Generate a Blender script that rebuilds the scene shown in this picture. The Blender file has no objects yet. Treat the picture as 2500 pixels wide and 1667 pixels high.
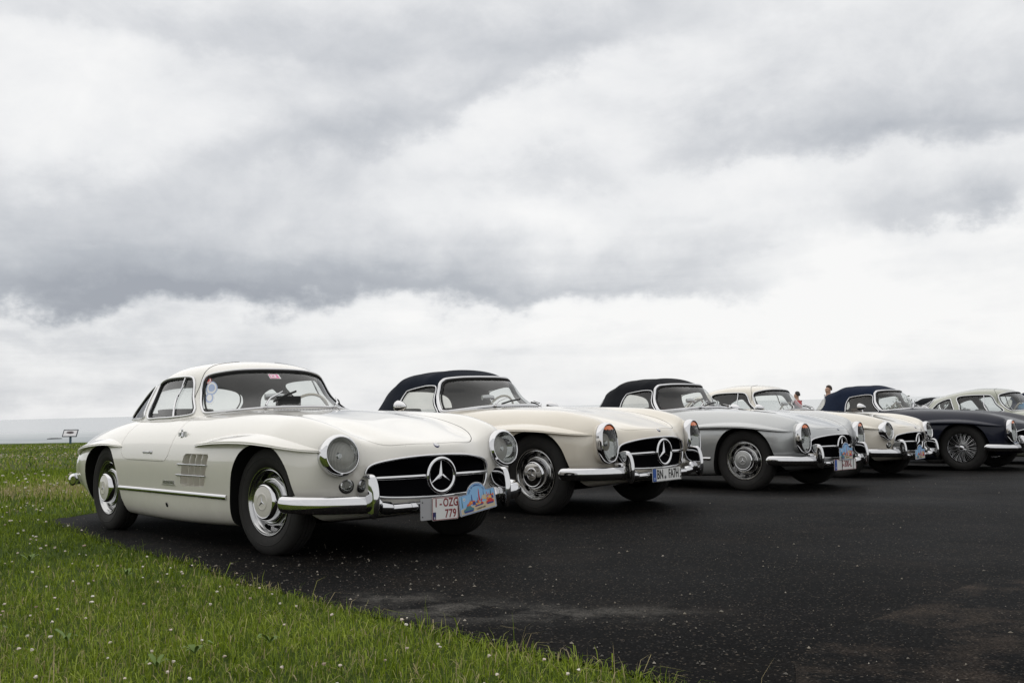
import bpy, bmesh, math, random
import numpy as np
from mathutils import Vector, Matrix, Euler
from mathutils.geometry import delaunay_2d_cdt
from mathutils.bvhtree import BVHTree
random.seed(7); rng = np.random.default_rng(7)
scene = bpy.context.scene; COL = scene.collection; R = math.radians; PI = math.pi

# ---------------------------------------------------------------- camera
CAM_H = 0.784
cam_d = bpy.data.cameras.new('camera'); cam = bpy.data.objects.new('camera', cam_d); COL.objects.link(cam)
cam_d.sensor_width = 36.0; cam_d.lens = 36.21; cam_d.clip_start = 0.05; cam_d.clip_end = 200000.0
pitch, roll = R(4.479), R(0.925)
fw = Vector((0, math.cos(pitch), math.sin(pitch))); up = Vector((0, -math.sin(pitch), math.cos(pitch))); rt = Vector((1, 0, 0))
cx = rt * math.cos(roll) - up * math.sin(roll); cy = rt * math.sin(roll) + up * math.cos(roll); cz = -fw
cam.matrix_world = Matrix(((cx.x, cy.x, cz.x, 0), (cx.y, cy.y, cz.y, 0), (cx.z, cy.z, cz.z, CAM_H), (0, 0, 0, 1)))
scene.camera = cam

# ---------------------------------------------------------------- node helper
class NT:
    def __init__(s, tree): s.t = tree; s.n = tree.nodes; s.l = tree.links
    def new(s, typ, **kw):
        nd = s.n.new(typ)
        for k, v in kw.items():
            if k.startswith('i_'):
                key = k[2:]; key = int(key) if key.isdigit() else key.replace('_', ' ')
                s.put(nd.inputs[key], v)
            else: setattr(nd, k, v)
        return nd
    def put(s, sock, v):
        if isinstance(v, bpy.types.NodeSocket): s.l.new(v, sock)
        else: sock.default_value = v
    def math(s, op, a, b=None, c=None, clamp=False):
        nd = s.n.new('ShaderNodeMath'); nd.operation = op; nd.use_clamp = clamp
        for i, v in enumerate((a, b, c)):
            if v is not None: s.put(nd.inputs[i], v)
        return nd.outputs[0]
    def mix(s, f, a, b, blend='MIX'):
        nd = s.n.new('ShaderNodeMix'); nd.data_type = 'RGBA'; nd.blend_type = blend
        s.put(nd.inputs[0], f); s.put(nd.inputs[6], a); s.put(nd.inputs[7], b); return nd.outputs[2]
    def ramp(s, f, stops, interp='LINEAR'):
        nd = s.n.new('ShaderNodeValToRGB'); cr = nd.color_ramp; cr.interpolation = interp
        while len(cr.elements) < len(stops): cr.elements.new(0.5)
        for e, (p, c) in zip(cr.elements, stops): e.position = p; e.color = c if len(c) == 4 else (*c, 1)
        s.put(nd.inputs[0], f); return nd.outputs[0]
    def noise(s, vec, scale, detail=4, rough=0.55, dist=0.0):
        nd = s.n.new('ShaderNodeTexNoise'); s.put(nd.inputs['Vector'], vec); nd.inputs['Scale'].default_value = scale
        nd.inputs['Detail'].default_value = detail; nd.inputs['Roughness'].default_value = rough; nd.inputs['Distortion'].default_value = dist
        return nd.outputs[0]
def gray(v): return (v, v, v, 1)

# ---------------------------------------------------------------- world: clear sky behind a broken overcast
SUN_EL, SUN_AZ = R(62), R(-35)
world = bpy.data.worlds.new('World'); scene.world = world; world.use_nodes = True
w = NT(world.node_tree); w.n.clear()
geo = w.new('ShaderNodeTexCoord'); sep = w.new('ShaderNodeSeparateXYZ'); w.l.new(geo.outputs['Generated'], sep.inputs[0])
dx, dy, dz = sep.outputs
sky = w.new('ShaderNodeTexSky', sky_type='NISHITA', sun_disc=False, sun_elevation=SUN_EL, sun_rotation=SUN_AZ, air_density=1.0, dust_density=2.0)
# cloud deck seen in perspective: direction divided by elevation
zc = w.math('MAXIMUM', w.math('ADD', dz, 0.16), 0.06)
pl = w.new('ShaderNodeCombineXYZ', i_0=w.math('DIVIDE', dx, zc), i_1=w.math('DIVIDE', dy, zc), i_2=0.3)
n_big = w.noise(pl.outputs[0], 0.7, 5, 0.55, 0.3)
dirv = w.new('ShaderNodeCombineXYZ', i_0=dx, i_1=dy, i_2=w.math('MULTIPLY', dz, 1.5))
n_puff = w.noise(dirv.outputs[0], 6.0, 9, 0.58, 0.35)
n_fine = w.noise(dirv.outputs[0], 17.0, 8, 0.60, 0.2)
dirv2 = w.new('ShaderNodeCombineXYZ', i_0=w.math('ADD', dx, 5.3), i_1=dy, i_2=w.math('MULTIPLY', dz, 1.4))
wz = w.noise(dirv2.outputs[0], 9.0, 9, 0.60); wb = w.noise(dirv2.outputs[0], 3.0, 4, 0.5)
qx = w.math('ADD', dx, w.math('MULTIPLY', w.math('SUBTRACT', wb, 0.5), 0.30))
qz = w.math('ADD', dz, w.math('ADD', w.math('MULTIPLY', w.math('SUBTRACT', wz, 0.5), 0.105), w.math('MULTIPLY', w.math('SUBTRACT', wb, 0.5), 0.06)))
front = w.math('GREATER_THAN', dy, 0.0)
def px_dir(X, Y):      # photograph (2352 wide) -> direction, used only to say where each cloud bank hangs in the sky
    u, v = (X * 1.0629 - 1250) / 2515, (833.5 - Y * 1.0629) / 2515
    d = Vector(fw) + Vector(cx) * u + Vector(cy) * v; d.normalize(); return d
def bank(X, Y, W, Hh, amp, tilt=0.0):                   # soft patch
    d = px_dir(X, Y); sx, sz = W * 1.0629 / 2515, Hh * 1.0629 / 2515
    ax = w.math('SUBTRACT', qx, d.x); az = w.math('SUBTRACT', qz, d.z)
    if tilt: az = w.math('SUBTRACT', az, w.math('MULTIPLY', ax, tilt))
    ax = w.math('DIVIDE', ax, sx); az = w.math('DIVIDE', az, sz)
    r2 = w.math('ADD', w.math('MULTIPLY', ax, ax), w.math('MULTIPLY', az, az))
    return w.math('MULTIPLY', w.math('POWER', 2.718, w.math('MULTIPLY', r2, -1.0)), amp)
def shelf(X, Y, W, Hh, amp, tilt=0.0, edge=0.011):      # cloud with a dark flat base, paling upwards
    d = px_dir(X, Y); sx, sz = W * 1.0629 / 2515, Hh * 1.0629 / 2515
    ax = w.math('SUBTRACT', qx, d.x); h = w.math('SUBTRACT', qz, d.z)
    if tilt: h = w.math('SUBTRACT', h, w.math('MULTIPLY', ax, tilt))
    below = w.new('ShaderNodeMapRange', interpolation_type='SMOOTHSTEP'); w.put(below.inputs[0], h); below.inputs[1].default_value = -edge; below.inputs[2].default_value = edge
    upw = w.math('POWER', 2.718, w.math('MULTIPLY', w.math('MAXIMUM', h, 0.0), -1.0 / sz))
    a2 = w.math('DIVIDE', ax, sx); a2 = w.math('MULTIPLY', a2, a2); side = w.math('POWER', 2.718, w.math('MULTIPLY', w.math('MULTIPLY', a2, a2), -1.0))
    return w.math('MULTIPLY', w.math('MULTIPLY', below.outputs[0], upw), w.math('MULTIPLY', side, amp))
banks = [shelf(150, 712, 820, 150, 0.66), shelf(640, 700, 480, 90, 0.30), shelf(-60, 690, 420, 120, 0.20), bank(140, 490, 330, 90, 0.16), shelf(1330, 700, 340, 110, 0.54, 0.0), shelf(1750, 590, 220, 70, 0.16, 0.25),
         shelf(1000, 268, 520, 150, 0.46, 0.30, 0.02), shelf(1350, 90, 360, 90, 0.20, 0.1, 0.03), shelf(2100, 318, 520, 190, 0.56, 0.0, 0.016), shelf(2130, 535, 190, 100, 0.46, 0.15), shelf(2420, 470, 200, 90, 0.25, 0.2),
         shelf(420, 78, 620, 70, 0.34, 0.0, 0.025), shelf(1270, 432, 280, 60, 0.16, 0.0, 0.014), shelf(720, 430, 260, 100, 0.12, 0.1, 0.03), bank(120, 760, 300, 26, 0.22), bank(450, 840, 620, 50, 0.20), bank(100, 880, 500, 40, 0.16), bank(1250, 800, 500, 18, 0.07), shelf(1550, 500, 300, 60, 0.12)]
tot = banks[0]
for b in banks[1:]: tot = w.math('ADD', tot, b)
tot = w.math('MULTIPLY', tot, front)
light = [bank(250, 240, 420, 110, 0.10), bank(1250, 500, 260, 45, 0.14), bank(1900, 690, 700, 90, 0.16), bank(1500, 820, 1500, 80, 0.14), bank(1650, 200, 160, 70, 0.12), bank(1150, 330, 260, 50, 0.10)]
lt = light[0]
for b in light[1:]: lt = w.math('ADD', lt, b)
lt = w.math('MULTIPLY', lt, front)
dens = w.math('ADD', tot, w.math('MULTIPLY', w.math('SUBTRACT', n_big, 0.5), 0.25))
dens = w.math('ADD', dens, w.math('MULTIPLY', w.math('SUBTRACT', n_puff, 0.5), 0.66))
dens = w.math('ADD', dens, w.math('MULTIPLY', w.math('SUBTRACT', n_fine, 0.5), 0.24))
dirh = w.new('ShaderNodeCombineXYZ', i_0=w.math('MULTIPLY', dx, 2.2), i_1=w.math('MULTIPLY', dy, 2.2), i_2=w.math('MULTIPLY', dz, 17.0))
strat = w.math('MULTIPLY', w.math('SUBTRACT', w.noise(dirh.outputs[0], 1.9, 7, 0.58, 0.5), 0.46), w.math('MULTIPLY', w.math('SUBTRACT', 0.24, dz), 6.0, clamp=True))
dens = w.math('ADD', dens, w.math('MULTIPLY', strat, 0.55))
dens = w.math('SUBTRACT', dens, lt)
dens = w.math('ADD', w.math('MULTIPLY', dens, 0.98), 0.135, clamp=True)
ccol = w.ramp(dens, [(0.0, (0.965, 0.962, 0.955)), (0.20, (0.858, 0.864, 0.872)), (0.42, (0.675, 0.69, 0.715)), (0.68, (0.49, 0.514, 0.552)), (1.0, (0.365, 0.388, 0.432))])
cloud_bg = w.new('ShaderNodeBackground', i_Strength=1.0); w.l.new(ccol, cloud_bg.inputs[0])
sky_bg = w.new('ShaderNodeBackground', i_Strength=0.10); w.l.new(sky.outputs[0], sky_bg.inputs[0])
mixw = w.new('ShaderNodeMixShader'); mixw.inputs[0].default_value = 0.955
w.l.new(sky_bg.outputs[0], mixw.inputs[1]); w.l.new(cloud_bg.outputs[0], mixw.inputs[2])
wo = w.new('ShaderNodeOutputWorld'); w.l.new(mixw.outputs[0], wo.inputs[0])

# ---------------------------------------------------------------- sun behind thin cloud
sd = bpy.data.lights.new('sun', 'SUN'); sd.energy = 0.8; sd.angle = R(100); sd.color = (1.0, 0.96, 0.90)
sun = bpy.data.objects.new('sun', sd); COL.objects.link(sun)
sun_dir = Vector((math.sin(SUN_AZ) * math.cos(SUN_EL), math.cos(SUN_AZ) * math.cos(SUN_EL), math.sin(SUN_EL)))
sun.rotation_euler = sun_dir.to_track_quat('Z', 'Y').to_euler(); sun.location = sun_dir * 60
scene.view_settings.view_transform = 'Standard'; scene.view_settings.look = 'None'
scene.view_settings.exposure = 0.0; scene.view_settings.gamma = 1.0; scene.view_settings.use_curve_mapping = False
scene.cycles.max_bounces = 10; scene.cycles.transparent_max_bounces = 24; scene.cycles.glossy_bounces = 5; scene.cycles.diffuse_bounces = 4
scene.cycles.caustics_reflective = False; scene.cycles.caustics_refractive = False

# ---------------------------------------------------------------- materials
MATS = {}
def pmat(name, color, rough=0.5, metal=0.0, spec=0.5, coat=0.0, coat_rough=0.05, trans=0.0):
    m = bpy.data.materials.new(name); m.use_nodes = True; MATS[name] = m
    b = m.node_tree.nodes['Principled BSDF']
    b.inputs['Base Color'].default_value = (*color[:3], 1); b.inputs['Roughness'].default_value = rough; b.inputs['Metallic'].default_value = metal
    b.inputs['Specular IOR Level'].default_value = spec; b.inputs['Coat Weight'].default_value = coat; b.inputs['Coat Roughness'].default_value = coat_rough
    return m
def objcoord(t): return t.new('ShaderNodeTexCoord').outputs['Object']

def car_paint(name, color, metal=0.0, rough=0.32, dirt=0.6, flecks=True):
    m = pmat(name, color, rough, metal, 0.5, 1.0, 0.025); t = NT(m.node_tree); b = t.n['Principled BSDF']
    co = objcoord(t); s = t.new('ShaderNodeSeparateXYZ'); t.l.new(co, s.inputs[0])
    cloudy = t.noise(co, 2.3, 5, 0.6)
    col = t.mix(t.math('MULTIPLY', cloudy, 0.10 * dirt), (*color, 1), (color[0] * 0.82, color[1] * 0.80, color[2] * 0.74, 1))
    # road film low on the sills and behind the wheels
    low = t.math('MULTIPLY', t.math('SUBTRACT', 0.62, s.outputs[2]), 2.2, clamp=True)
    film = t.math('MULTIPLY', t.math('MULTIPLY', low, t.noise(co, 5.5, 6, 0.65)), 0.55 * dirt)
    col = t.mix(film, col, (0.36, 0.33, 0.28, 1))
    if flecks:  # insects and stone chips on the nose
        v = t.new('ShaderNodeTexVoronoi', i_Vector=co, i_Scale=42.0, feature='F1'); 
        sp = t.math('LESS_THAN', v.outputs['Distance'], t.math('MULTIPLY', t.noise(co, 9, 2), 0.17))
        nose = t.math('MULTIPLY', t.math('SUBTRACT', s.outputs[0], 0.35), 3.0, clamp=True)
        cut = t.math('GREATER_THAN', t.noise(co, 16, 3, 0.7), 0.52)
        col = t.mix(t.math('MULTIPLY', t.math('MULTIPLY', sp, nose), t.math('MULTIPLY', cut, 0.75)), col, (0.05, 0.045, 0.04, 1))
    t.l.new(col, b.inputs['Base Color'])
    t.put(b.inputs['Roughness'], t.math('ADD', rough, t.math('MULTIPLY', film, 0.5)))
    if metal:
        bp = t.new('ShaderNodeBump', i_Strength=0.06, i_Distance=0.002, i_Height=t.noise(co, 900, 1)); t.l.new(bp.outputs[0], b.inputs['Normal'])
    return m
P_WHITE = car_paint('paint_white', (0.74, 0.716, 0.658), 0, 0.30, 1.0)
P_IVORY = car_paint('paint_ivory', (0.70, 0.645, 0.545), 0, 0.30, 0.7)
P_SILVER = car_paint('paint_silver', (0.43, 0.44, 0.44), 0.65, 0.36, 0.4, False)
P_CREAM = car_paint('paint_cream', (0.72, 0.67, 0.575), 0, 0.30, 0.5)
P_NAVY = car_paint('paint_navy', (0.006, 0.008, 0.020), 0, 0.35, 0.10, False); P_NAVY.node_tree.nodes['Principled BSDF'].inputs['Coat Weight'].default_value = 0.22; P_NAVY.node_tree.nodes['Principled BSDF'].inputs['Specular IOR Level'].default_value = 0.2
P_SAGE = car_paint('paint_sage', (0.30, 0.31, 0.245), 0.2, 0.32, 0.3, False)
P_GREYCAR = car_paint('paint_dark_grey', (0.06, 0.065, 0.07), 0, 0.3, 0.3, False)

def chrome_mat(name, base, rough):
    m = pmat(name, base, rough, 1.0); t = NT(m.node_tree); b = t.n['Principled BSDF']; co = objcoord(t)
    t.put(b.inputs['Roughness'], t.math('ADD', rough, t.math('MULTIPLY', t.noise(co, 22, 4, 0.6), 0.06)))
    bp = t.new('ShaderNodeBump', i_Strength=0.05, i_Distance=0.01, i_Height=t.noise(co, 7, 3)); t.l.new(bp.outputs[0], b.inputs['Normal']); return m
CHROME = chrome_mat('chrome', (0.64, 0.64, 0.65), 0.02); RIMCH = chrome_mat('satin_chrome', (0.50, 0.50, 0.50), 0.12)
SPOKE = chrome_mat('spoke_steel', (0.72, 0.72, 0.72), 0.32)
STEEL = chrome_mat('brushed_steel', (0.50, 0.50, 0.51), 0.22)
BLACK = pmat('black_rubber', (0.012, 0.012, 0.012), 0.6, 0, 0.3)
DARK = pmat('dark_void', (0.006, 0.006, 0.007), 0.9, 0, 0.1)
GRILLE_B = pmat('grille_black', (0.004, 0.004, 0.005), 0.95, 0, 0.02)
UNDER = pmat('underbody', (0.010, 0.010, 0.010), 0.9, 0, 0.1)
HEADL = pmat('headliner', (0.075, 0.078, 0.085), 0.9, 0, 0.2)
LEATHER = pmat('dark_leather', (0.035, 0.03, 0.03), 0.45)
REDLEATHER = pmat('red_leather', (0.16, 0.022, 0.025), 0.5)
TANLEATHER = pmat('tan_leather', (0.25, 0.16, 0.10), 0.5)
IVORYPL = pmat('ivory_plastic', (0.55, 0.50, 0.40), 0.35)
WHITEPL = pmat('white_enamel', (0.72, 0.72, 0.70), 0.4)
PL_RED = pmat('plate_red', (0.22, 0.012, 0.018), 0.5)
PL_BLUE = pmat('plate_blue', (0.012, 0.075, 0.32), 0.4)
PL_NAVY = pmat('plate_navy', (0.015, 0.02, 0.10), 0.4)
PL_BLACK = pmat('plate_black', (0.012, 0.012, 0.012), 0.5)
PL_GREY = pmat('plate_grey', (0.42, 0.42, 0.43), 0.35, 0.3)
SKYBLUE = pmat('print_sky', (0.28, 0.52, 0.80), 0.4)
SANDC = pmat('print_sand', (0.62, 0.52, 0.36), 0.4)
PRED = pmat('print_red', (0.60, 0.06, 0.05), 0.4)
PORANGE = pmat('print_orange', (0.75, 0.20, 0.04), 0.4)
PYEL = pmat('print_yellow', (0.72, 0.50, 0.15), 0.4)
PBLUE = pmat('print_blue', (0.03, 0.06, 0.26), 0.4)
PTEAL = pmat('print_teal', (0.08, 0.22, 0.26), 0.4)
PINK = pmat('sticker_pink', (0.70, 0.20, 0.38), 0.4)
STRED = pmat('sticker_red', (0.55, 0.10, 0.09), 0.4)
STBLUE = pmat('sticker_blue', (0.36, 0.44, 0.62), 0.4)
AMBER = pmat('amber_lens', (0.75, 0.16, 0.02), 0.15, 0, 0.6, 0.5)
REFL = pmat('reflector', (0.66, 0.67, 0.66), 0.05, 1.0)
# tyre rubber, scuffed
TYRE = pmat('tyre_rubber', (0.018, 0.017, 0.016), 0.75, 0, 0.3); _t = NT(TYRE.node_tree); _c = objcoord(_t)
_t.l.new(_t.mix(_t.math('MULTIPLY', _t.noise(_c, 14, 6, 0.7), 0.8), (0.010, 0.010, 0.010, 1), (0.038, 0.035, 0.032, 1)), _t.n['Principled BSDF'].inputs['Base Color'])
# canvas
def canvas(name, c):
    m = pmat(name, c, 0.95, 0, 0.15); t = NT(m.node_tree); b = t.n['Principled BSDF']; co = objcoord(t)
    t.l.new(t.mix(t.noise(co, 3.5, 5, 0.6), (c[0] * 0.6, c[1] * 0.6, c[2] * 0.62, 1), (c[0] * 1.5, c[1] * 1.5, c[2] * 1.45, 1)), b.inputs['Base Color'])
    h = t.math('ADD', t.math('MULTIPLY', t.noise(co, 6, 4), 1.0), t.math('MULTIPLY', t.noise(co, 260, 2), 0.06))
    bp = t.new('ShaderNodeBump', i_Strength=0.35, i_Distance=0.02, i_Height=h); t.l.new(bp.outputs[0], b.inputs['Normal']); return m
CAN_NAVY = canvas('navy_canvas', (0.0085, 0.0115, 0.0195)); CAN_BLACK = canvas('black_canvas', (0.009, 0.010, 0.0125)); CAN_BLUE = canvas('blue_canvas', (0.010, 0.016, 0.034))
def glass_mat(name, tint, rough=0.01, dirty=0.06, ior=1.5, glow=(0.6, 0.6, 0.58)):
    m = bpy.data.materials.new(name); m.use_nodes = True; t = NT(m.node_tree); t.n.clear(); co = objcoord(t)
    tr = t.new('ShaderNodeBsdfTransparent', i_Color=(*tint, 1)); gl = t.new('ShaderNodeBsdfGlossy', i_Roughness=rough); df = t.new('ShaderNodeBsdfDiffuse', i_Color=(*glow, 1))
    bf = t.new('ShaderNodeNewGeometry').outputs['Backfacing']; fr = t.new('ShaderNodeFresnel'); t.put(fr.inputs[0], t.math('ADD', ior, t.math('MULTIPLY', bf, 1 / ior - ior)))
    m1 = t.new('ShaderNodeMixShader'); t.put(m1.inputs[0], t.math('MULTIPLY', t.noise(co, 4, 5, 0.65), dirty)); t.l.new(tr.outputs[0], m1.inputs[1]); t.l.new(df.outputs[0], m1.inputs[2])
    m2 = t.new('ShaderNodeMixShader'); t.l.new(fr.outputs[0], m2.inputs[0]); t.l.new(m1.outputs[0], m2.inputs[1]); t.l.new(gl.outputs[0], m2.inputs[2])
    o = t.new('ShaderNodeOutputMaterial'); t.l.new(m2.outputs[0], o.inputs[0]); return m
GLASS = glass_mat('window_glass', (0.90, 0.92, 0.91))
PERSPEX = glass_mat('plastic_window', (0.84, 0.83, 0.79), 0.05, 0.28, 1.45)
LENS = glass_mat('headlight_lens', (0.66, 0.68, 0.67), 0.03, 0.05, 1.5, (0.40, 0.41, 0.40))
_t = NT(LENS.node_tree); _wv = _t.new('ShaderNodeTexWave', i_Scale=38.0, i_Distortion=0.8, bands_direction='Y'); _t.l.new(objcoord(_t), _wv.inputs['Vector'])
_trn = [q for q in _t.n if q.type == 'BSDF_TRANSPARENT'][0]; _t.l.new(_t.mix(_wv.outputs[1], (0.42, 0.43, 0.43, 1), (0.86, 0.87, 0.86, 1)), _trn.inputs[0])
_bp = _t.new('ShaderNodeBump', i_Strength=0.9, i_Distance=0.008, i_Height=_wv.outputs[1])
for _n in _t.n:
    if _n.type in ('BSDF_GLOSSY', 'BSDF_DIFFUSE'): _t.l.new(_bp.outputs[0], _n.inputs['Normal'])

# ---------------------------------------------------------------- geometry helpers
class MB:
    def __init__(s): s.v = []; s.f = []; s.m = []
    def add(s, verts, faces, mat=0):
        o = len(s.v); s.v.extend([tuple(map(float, p)) for p in verts]); s.f.extend([tuple(i + o for i in f) for f in faces]); s.m.extend([mat] * len(faces)); return s
    def grid(s, P, cu=False, cv=False, mat=0, flip=False):
        n, m = len(P), len(P[0]); F = []
        for i in range(n if cu else n - 1):
            for j in range(m if cv else m - 1):
                a, b = i * m + j, ((i + 1) % n) * m + j; c, d = ((i + 1) % n) * m + (j + 1) % m, i * m + (j + 1) % m
                F.append((a, d, c, b) if flip else (a, b, c, d))
        return s.add([p for r in P for p in r], F, mat)
    def fan(s, ring, c=None, mat=0, flip=False):
        n = len(ring); c = np.mean(ring, 0) if c is None else c
        return s.add(list(ring) + [c], [((i + 1) % n, i, n) if flip else (i, (i + 1) % n, n) for i in range(n)], mat)
    def tube(s, path, rad=0.01, closed=False, n=10, caps=True, mat=0, upv=(0, 0, 1)):
        """rad: number, (a,b) ellipse along (side, up), or list per point"""
        P = [Vector(p) for p in path]; N = len(P); rings = []
        for i, p in enumerate(P):
            a = P[(i - 1) % N] if closed or i > 0 else P[0]; b = P[(i + 1) % N] if closed or i < N - 1 else P[-1]
            t = (b - a).normalized(); u = Vector(upv); u = (u - t * u.dot(t))
            if u.length < 1e-4: u = Vector((1, 0, 0)) - t * t.x
            u.normalize(); sd_ = t.cross(u)
            r = rad[i] if isinstance(rad, list) else rad; ra, rb = r if isinstance(r, tuple) else (r, r)
            rings.append([p + sd_ * (ra * math.cos(2 * PI * k / n)) + u * (rb * math.sin(2 * PI * k / n)) for k in range(n)])
        s.grid(rings, closed, True, mat)
        if caps and not closed: s.fan(rings[0], P[0], mat, False); s.fan(rings[-1], P[-1], mat, True)
        return s
    def lathe(s, prof, n=40, org=(0, 0, 0), ax=(1, 0, 0), upv=(0, 0, 1), mat=0, sy=1.0, sz=1.0, closed=False, e=1.0):
        pw = lambda q: math.copysign(abs(q) ** e, q)
        ax = Vector(ax).normalized(); u = Vector(upv); u = (u - ax * u.dot(ax)).normalized(); sd_ = u.cross(ax); o = Vector(org)
        rings = [[o + ax * a + sd_ * (r * sy * pw(math.cos(2 * PI * k / n))) + u * (r * sz * pw(math.sin(2 * PI * k / n))) for k in range(n)] for a, r in prof]
        return s.grid(rings, closed, True, mat)
    def box(s, c, d, mat=0, M=None):
        V = [Vector((c[0] + x * d[0] / 2, c[1] + y * d[1] / 2, c[2] + z * d[2] / 2)) for x in (-1, 1) for y in (-1, 1) for z in (-1, 1)]
        if M: V = [M @ v for v in V]
        return s.add(V, [(0, 1, 3, 2), (4, 6, 7, 5), (0, 4, 5, 1), (2, 3, 7, 6), (0, 2, 6, 4), (1, 5, 7, 3)], mat)
    def prism(s, poly, a, b, axis=1, mat=0):
        """closed prism of a 2-D polygon (the two other axes in order) between a and b on axis"""
        n = len(poly); V = []
        for h in (a, b):
            for p in poly:
                q = list(p); q.insert(axis, h); V.append(q)
        bm = bmesh.new(); vs = [bm.verts.new(v) for v in V]
        for i in range(n): bm.faces.new((vs[i], vs[(i + 1) % n], vs[n + (i + 1) % n], vs[n + i]))
        bm.faces.new(vs[:n][::-1]); bm.faces.new(vs[n:]); bmesh.ops.recalc_face_normals(bm, faces=bm.faces)
        bm.verts.index_update(); s.add([v.co[:] for v in bm.verts], [[v.index for v in f.verts] for f in bm.faces], mat); bm.free(); return s
    def ball(s, c, r, n=10, mat=0):
        rx, ry, rz = r if isinstance(r, tuple) else (r, r, r); rings = []
        for i in range(n + 1):
            a = PI * i / n; rings.append([(c[0] + rx * math.sin(a) * math.cos(2 * PI * k / (2 * n)), c[1] + ry * math.sin(a) * math.sin(2 * PI * k / (2 * n)), c[2] + rz * math.cos(a)) for k in range(2 * n)])
        return s.grid(rings, False, True, mat)
    def mirror_y(s):
        n = len(s.v); s.v += [(x, -y, z) for x, y, z in s.v]; s.f += [tuple(i + n for i in f[::-1]) for f in s.f]; s.m += list(s.m); return s
    def mesh(s, name, mats, smooth=True, angle=38, weld=True, recalc=True):
        me = bpy.data.meshes.new(name); me.from_pydata(s.v, [], s.f)
        for m in mats: me.materials.append(m)
        me.polygons.foreach_set('material_index', s.m)
        if weld or recalc:
            bm = bmesh.new(); bm.from_mesh(me)
            if weld: bmesh.ops.remove_doubles(bm, verts=bm.verts, dist=2e-5)
            if recalc: bmesh.ops.recalc_face_normals(bm, faces=bm.faces)
            bm.to_mesh(me); bm.free()
        finish(me, smooth, angle); return me
def finish(me, smooth=True, angle=38):
    me.polygons.foreach_set('use_smooth', [smooth] * len(me.polygons))
    if smooth: me.set_sharp_from_angle(angle=R(angle))
    me.update()
def place(name, me, parent=None, mats=None, loc=None, rot=None, label=None):
    o = bpy.data.objects.new(name, me); COL.objects.link(o)
    if parent: o.parent = parent
    if loc is not None: o.location = loc
    if rot is not None: o.rotation_euler = rot
    if mats:
        for i, m in mats.items(): o.material_slots[i].link = 'OBJECT'; o.material_slots[i].material = m
    if label: o['label'] = label
    return o
def empty(name, loc=(0, 0, 0), rot=(0, 0, 0), parent=None):
    o = bpy.data.objects.new(name, None); COL.objects.link(o); o.location = loc; o.rotation_euler = rot; o.empty_display_size = 0.2
    if parent: o.parent = parent
    return o
def tag(o, label=None, cat=None, group=None, kind=None):
    for k, v in (('label', label), ('category', cat), ('group', group), ('kind', kind)):
        if v: o[k] = v
    return o
def text_mesh(txt, size, mat, depth=0.001, font_scale=(1, 1), align='CENTER', spacing=1.0, bold=0.0):
    c = bpy.data.curves.new('lettering', 'FONT'); c.body = txt; c.size = size; c.extrude = depth; c.align_x = align; c.align_y = 'CENTER'; c.space_character = spacing; c.resolution_u = 3; c.offset = bold
    o = bpy.data.objects.new('lettering_tmp', c); COL.objects.link(o); bpy.context.view_layer.update()
    me = bpy.data.meshes.new_from_object(o.evaluated_get(bpy.context.evaluated_depsgraph_get())); bpy.data.objects.remove(o); bpy.data.curves.remove(c)
    me.materials.clear(); me.materials.append(mat)
    for v in me.vertices: v.co.x *= font_scale[0]; v.co.y *= font_scale[1]
    return me
def boolean(me, cutters, op='DIFFERENCE'):
    a = bpy.data.objects.new('tmp_a', me); COL.objects.link(a); tmp = []
    for c in cutters:
        b = bpy.data.objects.new('tmp_b', c); COL.objects.link(b); tmp.append(b)
        md = a.modifiers.new('b', 'BOOLEAN'); md.operation = op; md.object = b; md.solver = 'EXACT'; md.material_mode = 'TRANSFER'
    bpy.context.view_layer.update()
    r = bpy.data.meshes.new_from_object(a.evaluated_get(bpy.context.evaluated_depsgraph_get()))
    for b in tmp: bpy.data.objects.remove(b)
    bpy.data.objects.remove(a); return r
def bsp(P, n, m0='ext', m1='ext', it=4):
    P = np.asarray(P, float)
    def pad(Q):
        def e(a, b, m):
            if m == 'mir': c = b.copy(); c[..., 1] *= -1; return c
            return 2 * a - b
        return np.concatenate([e(Q[0], Q[1], m0)[None], Q, e(Q[-1], Q[-2], m1)[None]])
    Q = P.copy()
    for _ in range(it): Rr = pad(Q); Q = Q + (P - (Rr[:-2] + 4 * Rr[1:-1] + Rr[2:]) / 6)
    Rr = pad(Q); out = []
    for i in range(len(P) - 1):
        for j in range(n):
            t = j / n
            out.append(((1 - t) ** 3 * Rr[i] + (3 * t ** 3 - 6 * t * t + 4) * Rr[i + 1] + (-3 * t ** 3 + 3 * t * t + 3 * t + 1) * Rr[i + 2] + t ** 3 * Rr[i + 3]) / 6)
    out.append((Rr[-3] + 4 * Rr[-2] + Rr[-1]) / 6); return np.array(out)
def smooth_closed(pts, n=6):
    P = np.array(pts, float); N = len(P); out = []
    for i in range(N):
        a, b, c, d = P[i - 1], P[i], P[(i + 1) % N], P[(i + 2) % N]
        for j in range(n):
            t = j / n; out.append(0.5 * ((2 * b) + (c - a) * t + (2 * a - 5 * b + 4 * c - d) * t * t + (3 * b - a - 3 * c + d) * t ** 3))
    return np.array(out)
def smooth_open(pts, n=6): return bsp(pts, n, it=6)

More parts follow.
